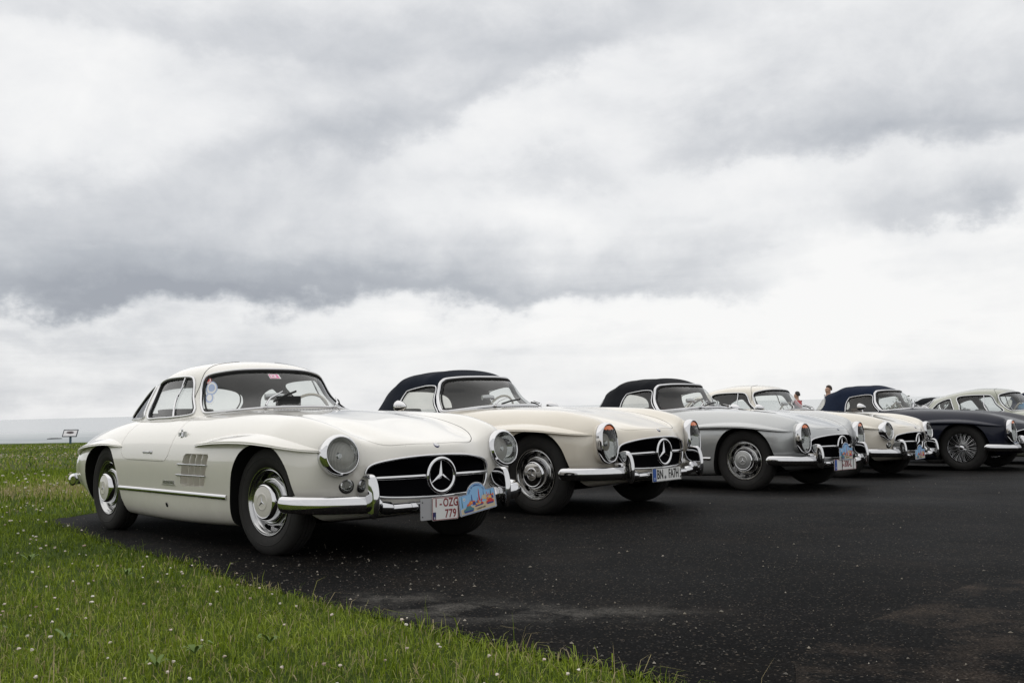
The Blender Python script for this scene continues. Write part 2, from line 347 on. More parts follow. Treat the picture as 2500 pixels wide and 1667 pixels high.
# ---------------------------------------------------------------- ground shape (the tarmac dips and rises a few centimetres along the row)
CARS = [(-0.9452, 6.8685, -0.83646, -0.0016, 0.00586, 0.00196), (0.68975, 9.04149, -0.73504, 0.036, 0.01327, -0.01397), (3.01974, 11.73744, -0.78187, 0.00306, 0.0, 0.00517),
        (4.80654, 14.18133, -0.77231, -0.02147, -0.00759, 0.00479), (6.95599, 15.46011, -0.7341, -0.01712, 0.0, 0.00577), (9.5777, 16.8229, -0.7545, -0.0477, 0.0, 0.0)]
_gp = []; _gz = []
for X, Y, yw, z, ro, pi_ in CARS:
    for q in ((0, 0.7), (0, -0.7), (-2.4, 0.72), (-2.4, -0.72)):
        p = Euler((ro, pi_, yw)).to_matrix() @ Vector((q[0], q[1], 0)); _gp.append((X + p.x, Y + p.y)); _gz.append(z + p.z)
for a in np.arange(-40, 41, 4.0):
    for b in np.arange(-2, 64, 4.0):
        if min((a - p[0]) ** 2 + (b - p[1]) ** 2 for p in _gp) > 9: _gp.append((a, b)); _gz.append(0)
_gp = np.array(_gp); _gz = np.array(_gz)
def ground(x, y):
    x = np.asarray(x, float); y = np.asarray(y, float)
    d2 = (x[..., None] - _gp[:, 0]) ** 2 + (y[..., None] - _gp[:, 1]) ** 2
    k = np.exp(-d2 / (2 * 0.8 ** 2)) + 1e-9 / (1 + d2)
    return (k * _gz).sum(-1) / k.sum(-1)

# ================================================================ SETTING
def inside(P, poly):
    x, y = P[:, 0], P[:, 1]; r = np.zeros(len(P), bool); n = len(poly)
    for i in range(n):
        (x1, y1), (x2, y2) = poly[i], poly[(i + 1) % n]
        if y1 == y2: continue
        c = ((y1 > y) != (y2 > y)) & (x < (x2 - x1) * (y - y1) / (y2 - y1) + x1); r ^= c
    return r
def dens_poly(pts, step, jit):
    out = []
    for i in range(len(pts)):
        a, b = np.array(pts[i], float), np.array(pts[(i + 1) % len(pts)], float); L = np.linalg.norm(b - a)
        near = np.linalg.norm((a + b) / 2 - [0, 7]) < 14; st = step if near else max(step, L / 6); n = max(1, int(L / st)); nn = np.array([-(b - a)[1], (b - a)[0]]) / (L + 1e-9)
        for j in range(n):
            p = a + (b - a) * j / n
            if near: p = p + nn * rng.normal(0, jit)
            out.append(p)
    return out
def sheet(name, poly, lift, mat, step=0.3, jit=0.012, hstep=0.07):
    B = dens_poly(poly, hstep, jit); xs = np.arange(-6, 13, step); ys = np.arange(0.5, 21, step)
    G = np.array([(a, b) for a in xs for b in ys]); G = G[inside(G, B)]
    far = np.array([(a, b) for a in np.arange(-60, 110, 5.0) for b in np.arange(-10, 60, 5.0)]); far = far[inside(far, B)]
    pts = [Vector(p) for p in B] + [Vector(p) for p in G] + [Vector(p) for p in far]; n = len(B)
    V, E, Fc = delaunay_2d_cdt(pts, [(i, (i + 1) % n) for i in range(n)], [], 1, 1e-5)[:3]
    XY = np.array([v[:] for v in V]); Z = ground(XY[:, 0], XY[:, 1]) + lift
    mb = MB(); mb.add(np.column_stack([XY, Z]), [tuple(f) for f in Fc]); me = mb.mesh(name, [mat], True, 60, False, True)
    if me.polygons[0].normal.z < 0: me.flip_normals()
    return tag(place(name, me), kind='structure')
TARMAC = [(0.43, 3.15), (0.23, 3.38), (-0.13, 3.73), (-0.38, 4.02), (-0.60, 4.30), (-1.01, 4.82), (-1.36, 5.23), (-1.95, 6.12), (-2.5, 6.77), (-3.0, 7.42), (-3.55, 8.23), (-3.9, 8.78), (-4.07, 9.03), (-4.0, 9.22),
          (-3.9, 9.75), (-3.4, 10.4), (-2, 12.0), (0, 14.2), (8, 23), (20, 36), (30, 45), (110, 45), (110, -11), (9, -11), (5, -2), (2.2, 1.2), (1.0, 2.5)]
# tarmac material
TAR = pmat('tarmac', (0.016, 0.016, 0.016), 0.8, 0, 0.12); t = NT(TAR.node_tree); b = t.n['Principled BSDF']; co = objcoord(t)
def tarmac_nodes(t, b, base, brown, dust_on):
    co = objcoord(t)
    vor = t.new('ShaderNodeTexVoronoi', i_Vector=co, i_Scale=150.0); stone = t.new('ShaderNodeSeparateColor'); t.l.new(vor.outputs['Color'], stone.inputs[0])
    big = t.noise(co, 0.55, 5, 0.6); mid = t.noise(co, 5.0, 6, 0.65); fine = t.noise(co, 330, 3, 0.7)
    col = t.mix(big, (base * 0.75, base * 0.75, base * 0.77, 1), (base * 1.25, base * 1.2, base * 1.15, 1))
    pale = t.math('MULTIPLY', t.math('POWER', stone.outputs[0], 22.0), t.math('MULTIPLY', t.math('SUBTRACT', t.noise(co, 2.4, 4, 0.6), 0.22), 1.3, clamp=True))
    col = t.mix(pale, col, (0.095, 0.091, 0.087, 1))
    rusty = t.math('MULTIPLY', t.math('GREATER_THAN', stone.outputs[1], 0.965), 0.6)
    col = t.mix(rusty, col, (0.11, 0.09, 0.07, 1))
    # worn, brownish areas and washed-in dust
    br = t.math('MULTIPLY', t.math('SUBTRACT', t.noise(co, 1.3, 6, 0.68), 0.50), 4.5, clamp=True)
    col = t.mix(t.math('MULTIPLY', br, brown), col, (0.080, 0.061, 0.047, 1))
    grain = t.math('ADD', 0.45, t.math('MULTIPLY', stone.outputs[2], 1.1)); gc = t.new('ShaderNodeCombineColor', i_0=grain, i_1=grain, i_2=grain); col = t.mix(1.0, col, gc.outputs[0], 'MULTIPLY')
    if dust_on:
        s = t.new('ShaderNodeSeparateXYZ'); t.l.new(co, s.inputs[0])
        def blob(x, y, rx, ry):
            a = t.math('DIVIDE', t.math('SUBTRACT', s.outputs[0], x), rx); c = t.math('DIVIDE', t.math('SUBTRACT', s.outputs[1], y), ry)
            return t.math('POWER', 2.718, t.math('MULTIPLY', t.math('ADD', t.math('MULTIPLY', a, a), t.math('MULTIPLY', c, c)), -1.0))
        m = t.math('ADD', blob(-0.30, 4.42, 0.30, 0.22), blob(0.22, 4.28, 0.45, 0.16)); m = t.math('ADD', m, blob(-0.62, 4.75, 0.25, 0.15))
        m = t.math('MULTIPLY', m, t.math('MULTIPLY', t.math('SUBTRACT', t.noise(co, 4.5, 7, 0.7), 0.42), 5.0, clamp=True))
        m = t.math('MULTIPLY', m, t.math('ADD', 0.35, stone.outputs[2]))
        col = t.mix(t.math('MULTIPLY', m, 0.75, clamp=True), col, (0.13, 0.122, 0.11, 1))
    h = t.math('ADD', t.math('MULTIPLY', vor.outputs['Distance'], -0.8), t.math('MULTIPLY', fine, 0.4))
    bp = t.new('ShaderNodeBump', i_Strength=0.9, i_Distance=0.006, i_Height=h); bp2 = t.new('ShaderNodeBump', i_Strength=0.12, i_Distance=0.004, i_Height=h)
    t.n.remove(b); df = t.new('ShaderNodeBsdfDiffuse'); t.l.new(col, df.inputs[0]); t.l.new(bp.outputs[0], df.inputs['Normal'])
    gl = t.new('ShaderNodeBsdfGlossy', i_Color=(0.9, 0.92, 0.95, 1)); t.put(gl.inputs['Roughness'], t.math('ADD', 0.30, t.math('MULTIPLY', mid, 0.2))); t.l.new(bp2.outputs[0], gl.inputs['Normal'])
    fr = t.new('ShaderNodeFresnel', i_IOR=1.38); sheen = t.math('MULTIPLY', t.math('POWER', fr.outputs[0], 1.5), t.math('ADD', 0.035, t.math('MULTIPLY', big, 0.075)))
    mx = t.new('ShaderNodeMixShader'); t.l.new(sheen, mx.inputs[0]); t.l.new(df.outputs[0], mx.inputs[1]); t.l.new(gl.outputs[0], mx.inputs[2]); t.l.new(mx.outputs[0], [q for q in t.n if q.type == 'OUTPUT_MATERIAL'][0].inputs[0])
tarmac_nodes(t, b, 0.0058, 0.12, True)
TAR2 = pmat('old_tarmac', (0.03, 0.027, 0.024), 0.85, 0, 0.12); t = NT(TAR2.node_tree); tarmac_nodes(t, t.n['Principled BSDF'], 0.0075, 0.75, False)
sheet('car_park', TARMAC, 0.004, TAR)
sheet('road', [(0.80, 3.02), (0.88, 3.35), (1.05, 3.66), (1.25, 3.9), (1.56, 4.24), (2.0, 4.72), (2.55, 5.24), (4, 6.5), (9, 10.6), (20, 17.5), (40, 28), (40, -9), (8.6, -9), (4.9, -1.4), (2.5, 1.3), (1.25, 2.55)], 0.0075, TAR2, 0.3, 0.002, 0.08)
# lawn
SOIL = pmat('lawn_turf', (0.04, 0.06, 0.015), 0.95, 0, 0.1); t = NT(SOIL.node_tree); b = t.n['Principled BSDF']; co = objcoord(t)
patch = t.noise(co, 0.35, 6, 0.62); fine = t.noise(co, 28, 6, 0.75); dry = t.math('MULTIPLY', t.math('SUBTRACT', t.noise(co, 0.16, 5, 0.6, 0.6), 0.52), 5.0, clamp=True)
col = t.mix(fine, (0.030, 0.048, 0.008, 1), (0.10, 0.145, 0.028, 1)); col = t.mix(t.math('MULTIPLY', patch, 0.5), col, (0.045, 0.075, 0.016, 1))
col = t.mix(t.math('MULTIPLY', dry, t.math('MULTIPLY', fine, 0.8)), col, (0.13, 0.10, 0.05, 1)); t.l.new(col, b.inputs['Base Color'])
bp = t.new('ShaderNodeBump', i_Strength=1.0, i_Distance=0.03, i_Height=fine); t.l.new(bp.outputs[0], b.inputs['Normal'])
gx = np.concatenate([np.arange(-90, -8, 4), np.arange(-8, 13, 0.4), np.arange(13, 131, 4)]); gy = np.concatenate([np.arange(-14, 1, 2.0), np.arange(1, 20, 0.4), np.arange(20, 62, 3.0), [61.8, 63.2, 66, 70, 74]])
XX, YY = np.meshgrid(gx, gy, indexing='ij'); ZZ = ground(XX, YY) - 0.004
_P = np.column_stack([XX.ravel(), YY.ravel()]); _in = inside(_P, np.array(TARMAC)); _d = np.full(len(_P), 1e9)
for i in range(len(TARMAC)):
    _a, _b = np.array(TARMAC[i], float), np.array(TARMAC[(i + 1) % len(TARMAC)], float); _ab = _b - _a; _t2 = np.clip(((_P - _a) @ _ab) / (_ab @ _ab), 0, 1); _d = np.minimum(_d, np.linalg.norm(_P - _a - _t2[:, None] * _ab, axis=1))
ZZ = ZZ - (0.15 * (_in & (_d > 0.6))).reshape(ZZ.shape)       # the turf stops under the tarmac
edge = 0.5 * np.sin(XX * 0.21) + 0.35 * np.sin(XX * 0.53 + 1)
YY = np.where(YY > 58, YY + edge, YY)
for k, (drop, yy) in enumerate([(0, 61.8), (0.35, 63.2), (5, 66), (22, 70), (46, 74)]):
    ZZ[:, len(gy) - 5 + k] -= drop
mb = MB(); mb.grid(np.stack([XX, YY, ZZ], -1).tolist()); me = mb.mesh('lawn', [SOIL], True, 60, False, True)
if me.polygons[0].normal.z < 0: me.flip_normals()
tag(place('lawn', me), kind='structure')
# sea, level with the true horizon (the car park itself slopes a degree)
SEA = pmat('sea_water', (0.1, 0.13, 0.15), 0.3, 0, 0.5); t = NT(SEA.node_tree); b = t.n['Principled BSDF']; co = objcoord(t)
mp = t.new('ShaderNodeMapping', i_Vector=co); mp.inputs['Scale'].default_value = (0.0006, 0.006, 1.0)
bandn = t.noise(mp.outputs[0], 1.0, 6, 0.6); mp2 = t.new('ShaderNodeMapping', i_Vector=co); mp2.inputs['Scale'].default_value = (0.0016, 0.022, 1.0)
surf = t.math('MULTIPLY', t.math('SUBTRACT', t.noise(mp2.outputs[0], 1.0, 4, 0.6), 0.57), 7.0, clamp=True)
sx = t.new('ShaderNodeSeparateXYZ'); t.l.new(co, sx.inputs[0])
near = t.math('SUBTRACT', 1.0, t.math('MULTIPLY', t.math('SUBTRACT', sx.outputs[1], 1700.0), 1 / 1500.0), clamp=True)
col = t.mix(bandn, (0.34, 0.37, 0.39, 1), (0.55, 0.56, 0.56, 1)); col = t.mix(t.math('MULTIPLY', near, 0.85), col, t.mix(bandn, (0.10, 0.145, 0.17, 1), (0.34, 0.37, 0.38, 1))); col = t.mix(t.math('MULTIPLY', surf, near), col, (0.62, 0.62, 0.60, 1)); t.l.new(col, b.inputs['Base Color'])  # haze painted in: far water given a paler colour than the near shallows
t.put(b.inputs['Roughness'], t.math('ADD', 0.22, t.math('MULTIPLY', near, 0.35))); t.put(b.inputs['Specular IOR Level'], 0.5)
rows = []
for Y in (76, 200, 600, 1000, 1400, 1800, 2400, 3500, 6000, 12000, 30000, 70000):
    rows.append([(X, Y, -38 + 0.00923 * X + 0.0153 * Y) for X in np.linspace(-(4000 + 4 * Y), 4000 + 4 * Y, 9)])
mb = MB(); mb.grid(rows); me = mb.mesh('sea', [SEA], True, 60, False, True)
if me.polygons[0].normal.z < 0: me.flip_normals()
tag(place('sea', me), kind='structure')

# ================================================================ CARS: prototype meshes
N0 = lambda rows: [list(r) for r in rows]
def body_net():
    st = []
    st.append([(-3.70, 0, .560), (-3.69, .20, .555), (-3.665, .33, .55), (-3.645, .40, .54), (-3.625, .45, .53), (-3.615, .47, .50), (-3.61, .475, .46), (-3.615, .45, .42), (-3.635, .40, .39), (-3.665, .25, .37), (-3.69, 0, .365)])
    st.append([(-3.655, 0, .635), (-3.64, .24, .63), (-3.60, .40, .615), (-3.555, .50, .60), (-3.51, .58, .575), (-3.475, .63, .52), (-3.465, .645, .455), (-3.475, .625, .38), (-3.51, .53, .315), (-3.57, .38, .285), (-3.62, 0, .28)])
    st.append([(-3.53, 0, .69), (-3.51, .26, .686), (-3.46, .44, .672), (-3.40, .57, .655), (-3.345, .675, .615), (-3.30, .74, .55), (-3.285, .765, .465), (-3.295, .74, .355), (-3.34, .63, .26), (-3.42, .45, .225), (-3.50, 0, .215)])
    st.append([(-3.34, 0, .745), (-3.32, .28, .742), (-3.27, .47, .730), (-3.21, .61, .712), (-3.14, .725, .665), (-3.09, .795, .585), (-3.07, .82, .485), (-3.08, .79, .345), (-3.11, .68, .23), (-3.18, .5, .19), (-3.25, 0, .185)])
    X = [-2.85, -2.45, -2.05, -1.6, -1.15, -.75, -.35, 0, .22]
    tab = dict(z0=[.835, .882, .902, .905, .905, .898, .872, .833, .793], z1=[.830, .878, .899, .903, .903, .899, .876, .838, .799], z2=[.818, .868, .892, .896, .896, .888, .862, .824, .785],
               z3=[.790, .845, .868, .873, .877, .880, .874, .857, .836], z4=[.735, .790, .810, .815, .817, .818, .815, .806, .788],
               y5=[.842, .862, .857, .852, .85, .85, .850, .846, .836], z5=[.625, .655, .665, .67, .67, .67, .67, .67, .662], y6=[.866, .884, .875, .868, .867, .866, .864, .858, .846], z6=[.50] * 9,
               y7=[.842, .868, .860, .853, .852, .85, .848, .842, .832], z7=[.35, .345, .345, .345, .345, .345, .35, .355, .36], y8=[.77, .81, .815, .818, .818, .815, .808, .80, .785], z8=[.21, .19, .172, .164, .164, .172, .184, .20, .215],
               z9=[.17, .15, .14, .135, .135, .14, .155, .175, .195])
    for i, x in enumerate(X):
        g = lambda k: tab[k][i]
        st.append([(x, 0, g('z0')), (x, .28, g('z1')), (x, .46, g('z2')), (x, .60, g('z3')), (x, .74, g('z4')), (x, g('y5'), g('z5')), (x, g('y6'), g('z6')), (x, g('y7'), g('z7')), (x, g('y8'), g('z8')), (x, .58, g('z9')), (x, 0, g('z9') - .003)])
    st.append([(.47, 0, .732), (.46, .26, .738), (.44, .43, .728), (.43, .58, .792), (.42, .71, .750), (.41, .795, .65), (.40, .812, .52), (.40, .795, .37), (.39, .71, .25), (.39, .55, .215), (.39, 0, .21)])
    st.append([(.625, 0, .692), (.605, .25, .694), (.56, .42, .692), (.545, .565, .742), (.53, .675, .715), (.515, .752, .625), (.50, .768, .50), (.495, .745, .37), (.495, .65, .275), (.51, .5, .235), (.53, 0, .232)])
    st.append([(.705, 0, .658), (.682, .22, .655), (.620, .40, .640), (.600, .545, .665), (.595, .645, .625), (.58, .69, .555), (.565, .685, .46), (.565, .64, .365), (.59, .52, .30), (.63, .35, .268), (.665, 0, .262)])
    st.append([(.735, 0, .600), (.710, .22, .592), (.652, .395, .566), (.630, .458, .538), (.624, .473, .505), (.622, .472, .468), (.624, .464, .424), (.634, .434, .380), (.660, .37, .358), (.694, .22, .349), (.720, 0, .345)])
    return np.array(st)
NET = body_net()
def body_surface(nu=8, nv=8):
    U = bsp(NET, nu); Hf = np.transpose(bsp(np.transpose(U, (1, 0, 2)), nv, 'mir', 'mir'), (1, 0, 2))
    Hf[:, 0, 1] = 0; Hf[:, -1, 1] = 0
    Mi = Hf[:, 1:-1][:, ::-1] * [1, -1, 1]
    return np.concatenate([Hf, Mi], 1)
BS = body_surface()
def body_mesh0():
    mb = MB(); mb.grid(BS, False, True); mb.fan(BS[0], None, 0, True)
    r1 = BS[-1] - [.03, 0, 0]; r2 = (BS[-1] - [.68, 0, .475]) * [.8, .97, .97] + [.58, 0, .475]
    mb.grid([BS[-1], r1, r2], False, True); mb.fan(r2)
    me = mb.mesh('body0', [P_WHITE]); return me
B0 = body_mesh0()
_bm = bmesh.new(); _bm.from_mesh(B0); BV = BVHTree.FromBMesh(_bm); _bm.free()
def yside(x, z):
    h = BV.ray_cast(Vector((x, 2, z)), Vector((0, -1, 0)))[0]; return h.y if h else 0.6
def xfront(y, z):
    h = BV.ray_cast(Vector((2, y, z)), Vector((-1, 0, 0)))[0]; return h.x if h else 0.6
def ztop(x, y):
    h = BV.ray_cast(Vector((x, y, 2)), Vector((0, 0, -1)))[0]; return h.z if h else 0.8

# greenhouse rings: z, x front, x mid, half width, x rear, exponents
GW = np.array([(.83, -.76, -1.72, .705, -3.004, 2.8, 2.408), (.898, -.867, -1.72, .678, -2.96, 2.534, 2.408), (.996, -1.039, -1.73, .627, -2.856, 2.309, 2.408), (1.083, -1.137, -1.74, .576, -2.743, 2.56, 2.408),
               (1.161, -1.225, -1.75, .540, -2.505, 2.77, 2.408), (1.222, -1.31, -1.75, .477, -2.258, 2.579, 2.303), (1.261, -1.40, -1.76, .364, -2.05, 2.292, 2.199), (1.285, -1.55, -1.77, .205, -1.93, 2.006, 2.094), (1.291, -1.70, -1.78, .072, -1.83, 1.91, 2.094)])
RD = np.array([(.83, -.76, -1.72, .705, -2.54, 2.8, 2.2), (.897, -.842, -1.72, .672, -2.534, 2.649, 2.1), (.993, -.989, -1.73, .617, -2.48, 2.518, 2.0), (1.079, -1.086, -1.74, .563, -2.426, 2.835, 1.95),
               (1.156, -1.172, -1.75, .522, -2.297, 3.115, 1.9), (1.215, -1.283, -1.75, .458, -2.118, 2.9, 1.9), (1.253, -1.40, -1.76, .350, -1.999, 2.578, 1.9), (1.277, -1.55, -1.77, .197, -1.869, 2.256, 1.9), (1.283, -1.70, -1.78, .069, -1.85, 2.148, 1.9)])
class Cabin:
    def __init__(s, tab, fold=0.0): s.T = bsp(tab, 40); s.fold = fold
    def S(s, t, k):
        t = np.asarray(t, float); k = np.broadcast_to(np.asarray(k, float), t.shape); t = np.where(t > 2, t - 4, t); t = np.where(t < -2, t + 4, t)
        kk = np.clip(k * 40, 0, len(s.T) - 1.001); i = kk.astype(int); fr = (kk - i)[..., None]; p = s.T[i] * (1 - fr) + s.T[i + 1] * fr
        z, xf, xm, w_, xr, nf, nr = [p[..., j] for j in range(7)]; at = np.abs(t); a = np.clip(np.where(at <= 1, at, 2 - at), 0, 1) * PI / 2; n = np.where(at <= 1, nf, nr)
        c = np.abs(np.cos(a)) ** (2 / n); sn = np.abs(np.sin(a)) ** (2 / n); x = np.where(at <= 1, xm + (xf - xm) * c, xm + (xr - xm) * c)
        P = np.stack([x, w_ * sn * np.sign(t), z], -1)
        if s.fold:
            f = sum(np.exp(-((x - q) / 0.075) ** 2) for q in (-1.50, -1.98, -2.28)) * np.clip((z - 1.10) / 0.10, 0, 1) * s.fold
            P = P + np.stack([0 * x, f * np.sign(P[..., 1]) * np.abs(sn), f], -1)
        return P
    def N(s, t, k):
        e = 2e-3; t = np.asarray(t, float); k = np.broadcast_to(np.asarray(k, float), t.shape)
        A = s.S(t + e, k) - s.S(t - e, k); B = s.S(t, np.minimum(k + .02, 8)) - s.S(t, np.maximum(k - .02, 0)); n = np.cross(A, B); n /= np.linalg.norm(n, axis=-1, keepdims=True) + 1e-12
        sg = np.sign(((s.S(t, k) - [-1.75, 0, .85]) * n).sum(-1, keepdims=True)); sg[sg == 0] = 1; return n * sg
    def off(s, t, k, d): return s.S(t, k) + s.N(t, k) * d
    def shell(s, thick):
        tt = np.concatenate([np.linspace(-2, 2, 145)[:-1]]); ks = np.linspace(0, 7.96, 60); T_, K_ = np.meshgrid(tt, ks, indexing='ij')
        O = s.S(T_, K_); I = s.off(T_, K_, -thick); c = s.S(np.array([0.3]), np.array([8.0]))[0]; c = np.array([-1.76, 0, s.T[-1][0] + .0005])
        mb = MB(); O = np.transpose(O, (1, 0, 2)); I = np.transpose(I, (1, 0, 2))
        mb.grid(O, False, True, 0); mb.fan(O[-1], c, 0); mb.grid(I, False, True, 1); mb.fan(I[-1], c - [0, 0, thick], 1); mb.grid([O[0], I[0]], False, True, 1); return mb
    def region(s, B, d, rings=7):
        c = B.mean(0); return [s.off(c[0] + (B[:, 0] - c[0]) * r, c[1] + (B[:, 1] - c[1]) * r, d) for r in np.linspace(1, 0.04, rings)], s.off(np.array([c[0]]), np.array([c[1]]), d)[0]
    def cutter(s, B, mb, o=.07, i=-.065):
        a, ca = s.region(B, o); b, cb = s.region(B, i); mb.grid(a, False, True); mb.fan(a[-1], ca); mb.grid(b, False, True); mb.fan(b[-1], cb); mb.grid([a[0], b[0]], False, True)
    def pane(s, B, d=-.010):
        mb = MB(); a, ca = s.region(B, d, 12); mb.grid(a, False, True); mb.fan(a[-1], ca); return mb
    def frame(s, B, r, d=.002, inner=True):
        mb = MB(); mb.tube(s.off(B[:, 0], B[:, 1], d), r, True, 10, mat=0)
        if inner:
            c = B.mean(0); k = 1 - .030 / np.maximum(.12, np.abs(B - c).max(0)) * [1, 8]; k = np.clip(k, .93, .99); Bi = c + (B - c) * k; mb.tube(s.off(Bi[:, 0], Bi[:, 1], -.002), r * .75, True, 8, mat=1)
        return mb
def both(h): return np.array(list(h) + [(-a, b) for a, b in h[::-1] if abs(a) > 1e-6])
def rear(h): return np.array(list(h) + [(4 - a, b) for a, b in h[::-1] if abs(a - 2) > 1e-6])
GC, RC = Cabin(GW), Cabin(RD, 0.013)
WS_G = smooth_closed(both([(0, 1.22), (.088, 1.22), (.215, 1.17), (.348, 1.07), (.535, .90), (.625, .83), (.655, .95), (.665, 1.45), (.67, 2.22), (.685, 2.82), (.682, 3.5), (.63, 4.03), (.482, 4.38), (.298, 4.65), (.098, 4.78), (0, 4.8)]), 4)
DOOR_G = smooth_closed([(1.092, .48), (1.128, 1.83), (1.165, 2.7), (1.205, 3.45), (1.19, 3.82), (1.10, 4.0), (.948, 4.03), (.83, 3.9), (.79, 3.45), (.75, 2.4), (.722, 1.48), (.732, 1.03), (.768, .70), (.918, .50), (1.01, .46)], 4)
QTR_G = smooth_closed([(1.145, .5), (1.16, 1.18), (1.205, 2.2), (1.25, 3.0), (1.30, 3.35), (1.36, 3.05), (1.41, 2.3), (1.43, 1.3), (1.455, .6), (1.40, .45), (1.25, .42)], 4)
REAR_G = smooth_closed(rear([(2, .95), (1.8, .95), (1.66, 1.0), (1.585, 1.2), (1.555, 1.6), (1.54, 2.1), (1.55, 2.7), (1.60, 3.1), (1.70, 3.42), (1.84, 3.65), (2, 3.72)]), 4)
WS_R = smooth_closed(both([(0, 1.20), (.178, 1.18), (.325, 1.09), (.468, .95), (.602, .80), (.665, .76), (.697, .95), (.690, 2.0), (.687, 2.8), (.672, 3.7), (.62, 4.15), (.55, 4.4), (.335, 4.58), (.112, 4.65), (0, 4.66)]), 4)
SIDE_R = smooth_closed([(.746, .48), (.738, 1.5), (.728, 2.6), (.728, 3.3), (.76, 3.55), (.875, 3.53), (.988, 3.25), (1.032, 2.62), (1.045, 1.8), (1.035, .9), (1.02, .45), (.88, .42)], 4)
REAR_R = smooth_closed(rear([(2, 1.0), (1.75, 1.0), (1.50, 1.05), (1.44, 1.4), (1.45, 2.3), (1.50, 2.9), (1.62, 3.3), (1.8, 3.5), (2, 3.5)]), 4)
mirr = lambda B: B * [-1, 1]

# --- body cuts
ARCH_F = [(-.345, -.1), (-.338, .22), (-.325, .35), (-.298, .45), (-.262, .53), (-.205, .605), (-.135, .655), (-.02, .684), (.10, .682), (.195, .660), (.262, .625), (.325, .56), (.365, .48), (.395, .389), (.425, .28), (.45, .18), (.46, -.1)]
ARCH_R = [(-2.80, -.1), (-2.812, .20), (-2.805, .33), (-2.785, .45), (-2.735, .55), (-2.66, .62), (-2.54, .655), (-2.41, .662), (-2.28, .645), (-2.20, .60), (-2.145, .53), (-2.112, .45), (-2.09, .35), (-2.065, .26), (-2.03, .19), (-1.98, -.1)]
ARCH_F = [tuple(p) for p in smooth_open(ARCH_F, 3)]; ARCH_R = [tuple(p) for p in smooth_open(ARCH_R, 3)]
VENT = [(-1.005, .398), (-1.03, .415), (-.955, .598), (-.925, .614), (-.60, .614), (-.588, .598), (-.668, .412), (-.70, .398)]
DOOR_P = [(-2.05, .875), (-2.07, .76), (-2.065, .68), (-2.035, .61), (-1.98, .57), (-1.90, .558), (-1.32, .553), (-1.255, .562), (-1.205, .60), (-1.185, .67), (-1.185, .76), (-1.21, .875)]
HOOD_P = [(.698, -.0), (.692, .10), (.672, .22), (.628, .33), (.555, .405), (.42, .46), (.2, .485), (-.3, .497), (-.62, .495), (-.70, .46), (-.72, .40), (-.70, .2), (-.685, 0)]
HOOD_P = [tuple(p) for p in smooth_closed(HOOD_P + [(x, -y) for x, y in HOOD_P[-2:0:-1]], 3)]
def scaled(P, k): c = np.mean(P, 0); return [tuple(c + (np.array(p) - c) * k) for p in P]
def make_body(cab, gull):
    cm = MB()
    for P in (ARCH_F, ARCH_R):
        for sgn in (1, -1): cm.prism(P, .47 * sgn, 1.2 * sgn, 1, 0)
    for sgn in (1, -1):
        cm.prism(VENT, .79 * sgn, 1.2 * sgn, 1, 1)
        cm.prism(DOOR_P, .70 * sgn, 1.2 * sgn, 1, 1)
    ring = cab.S(np.linspace(-2, 2, 65)[:-1], 0.3)[:, :2]; c = np.array([-1.75, 0]); ring = [tuple(c + (p - c) * [.955, .935]) for p in ring]
    cm.prism(ring, .40, 1.5, 2, 2); cm.prism(HOOD_P, .62, 1.5, 2, 0)
    cut = cm.mesh('cut', [UNDER, P_WHITE, LEATHER], False, weld=False)
    me = boolean(B0, [cut]); finish(me, True, 32); return me
BODY_G, BODY_R = make_body(GC, True), make_body(RC, False)
DOORS = []
for sgn in (1, -1):
    d = MB().prism(scaled(DOOR_P, [.9905, .976]), .708 * sgn, 1.2 * sgn, 1, 0).mesh('d', [P_WHITE], False, weld=False); me = boolean(B0, [d], 'INTERSECT'); finish(me, True, 32); DOORS.append(me)
HOODM = boolean(B0, [MB().prism(scaled(HOOD_P, [.9945, .9925]), .635, 1.5, 2, 0).mesh('h', [P_WHITE], False, weld=False)], 'INTERSECT'); finish(HOODM, True, 32)
def make_shell(cab, regs, thick, mats):
    cm = MB()
    for B in regs: cab.cutter(B, cm)
    cut = cm.mesh('cut', [mats[1]], False); me = boolean(cab.shell(thick).mesh('shell', mats, True, 40), [cut]); finish(me, True, 35); return me
ROOF_G = make_shell(GC, [WS_G, DOOR_G, mirr(DOOR_G), QTR_G, mirr(QTR_G), REAR_G], .028, [P_WHITE, HEADL])
TOP_R = make_shell(RC, [WS_R, SIDE_R, mirr(SIDE_R), REAR_R], .016, [CAN_NAVY, HEADL])
MESH = {}
def keep(key, mb_or_me, mats=None, **kw): MESH[key] = mb_or_me if isinstance(mb_or_me, bpy.types.Mesh) else mb_or_me.mesh(key, mats, **kw)

def flare(x0, x1, zl, h, wd, n=40):
    zs = smooth_open(zl, 8); rows = []
    for i in range(n + 1):
        s = i / n; x = x0 + (x1 - x0) * s; z = float(np.interp(x, *(zs[:, 0][::(1 if x1 > x0 else -1)], zs[:, 1][::(1 if x1 > x0 else -1)]))); q = math.sin(PI * min(max(s, .004), .996)); hh = h * q ** .55; ww = wd * q ** .52 + .001
        yb = yside(x, z + .002); yt = yside(x, z + hh)
        rows.append([(x, yt - .010, z + hh + .003), (x, yt + .004 + ww * .10, z + hh * .94), (x, (yt + yb) / 2 + ww * .58, z + hh * .68), (x, yb + ww * .92, z + hh * .32), (x, yb + ww, z + .012), (x, yb + ww * .98, z + .003), (x, yb + ww * .9, z), (x, yb - .03, z + .006)])
    mb = MB(); mb.grid([list(map(tuple, bsp(np.array(r), 3, it=2))) for r in rows]); return mb
keep('flare_f', flare(-.815, .565, [(-.82, .660), (-.5, .680), (-.1, .686), (.2, .672), (.42, .648), (.58, .632)], .060, .070), [P_WHITE])
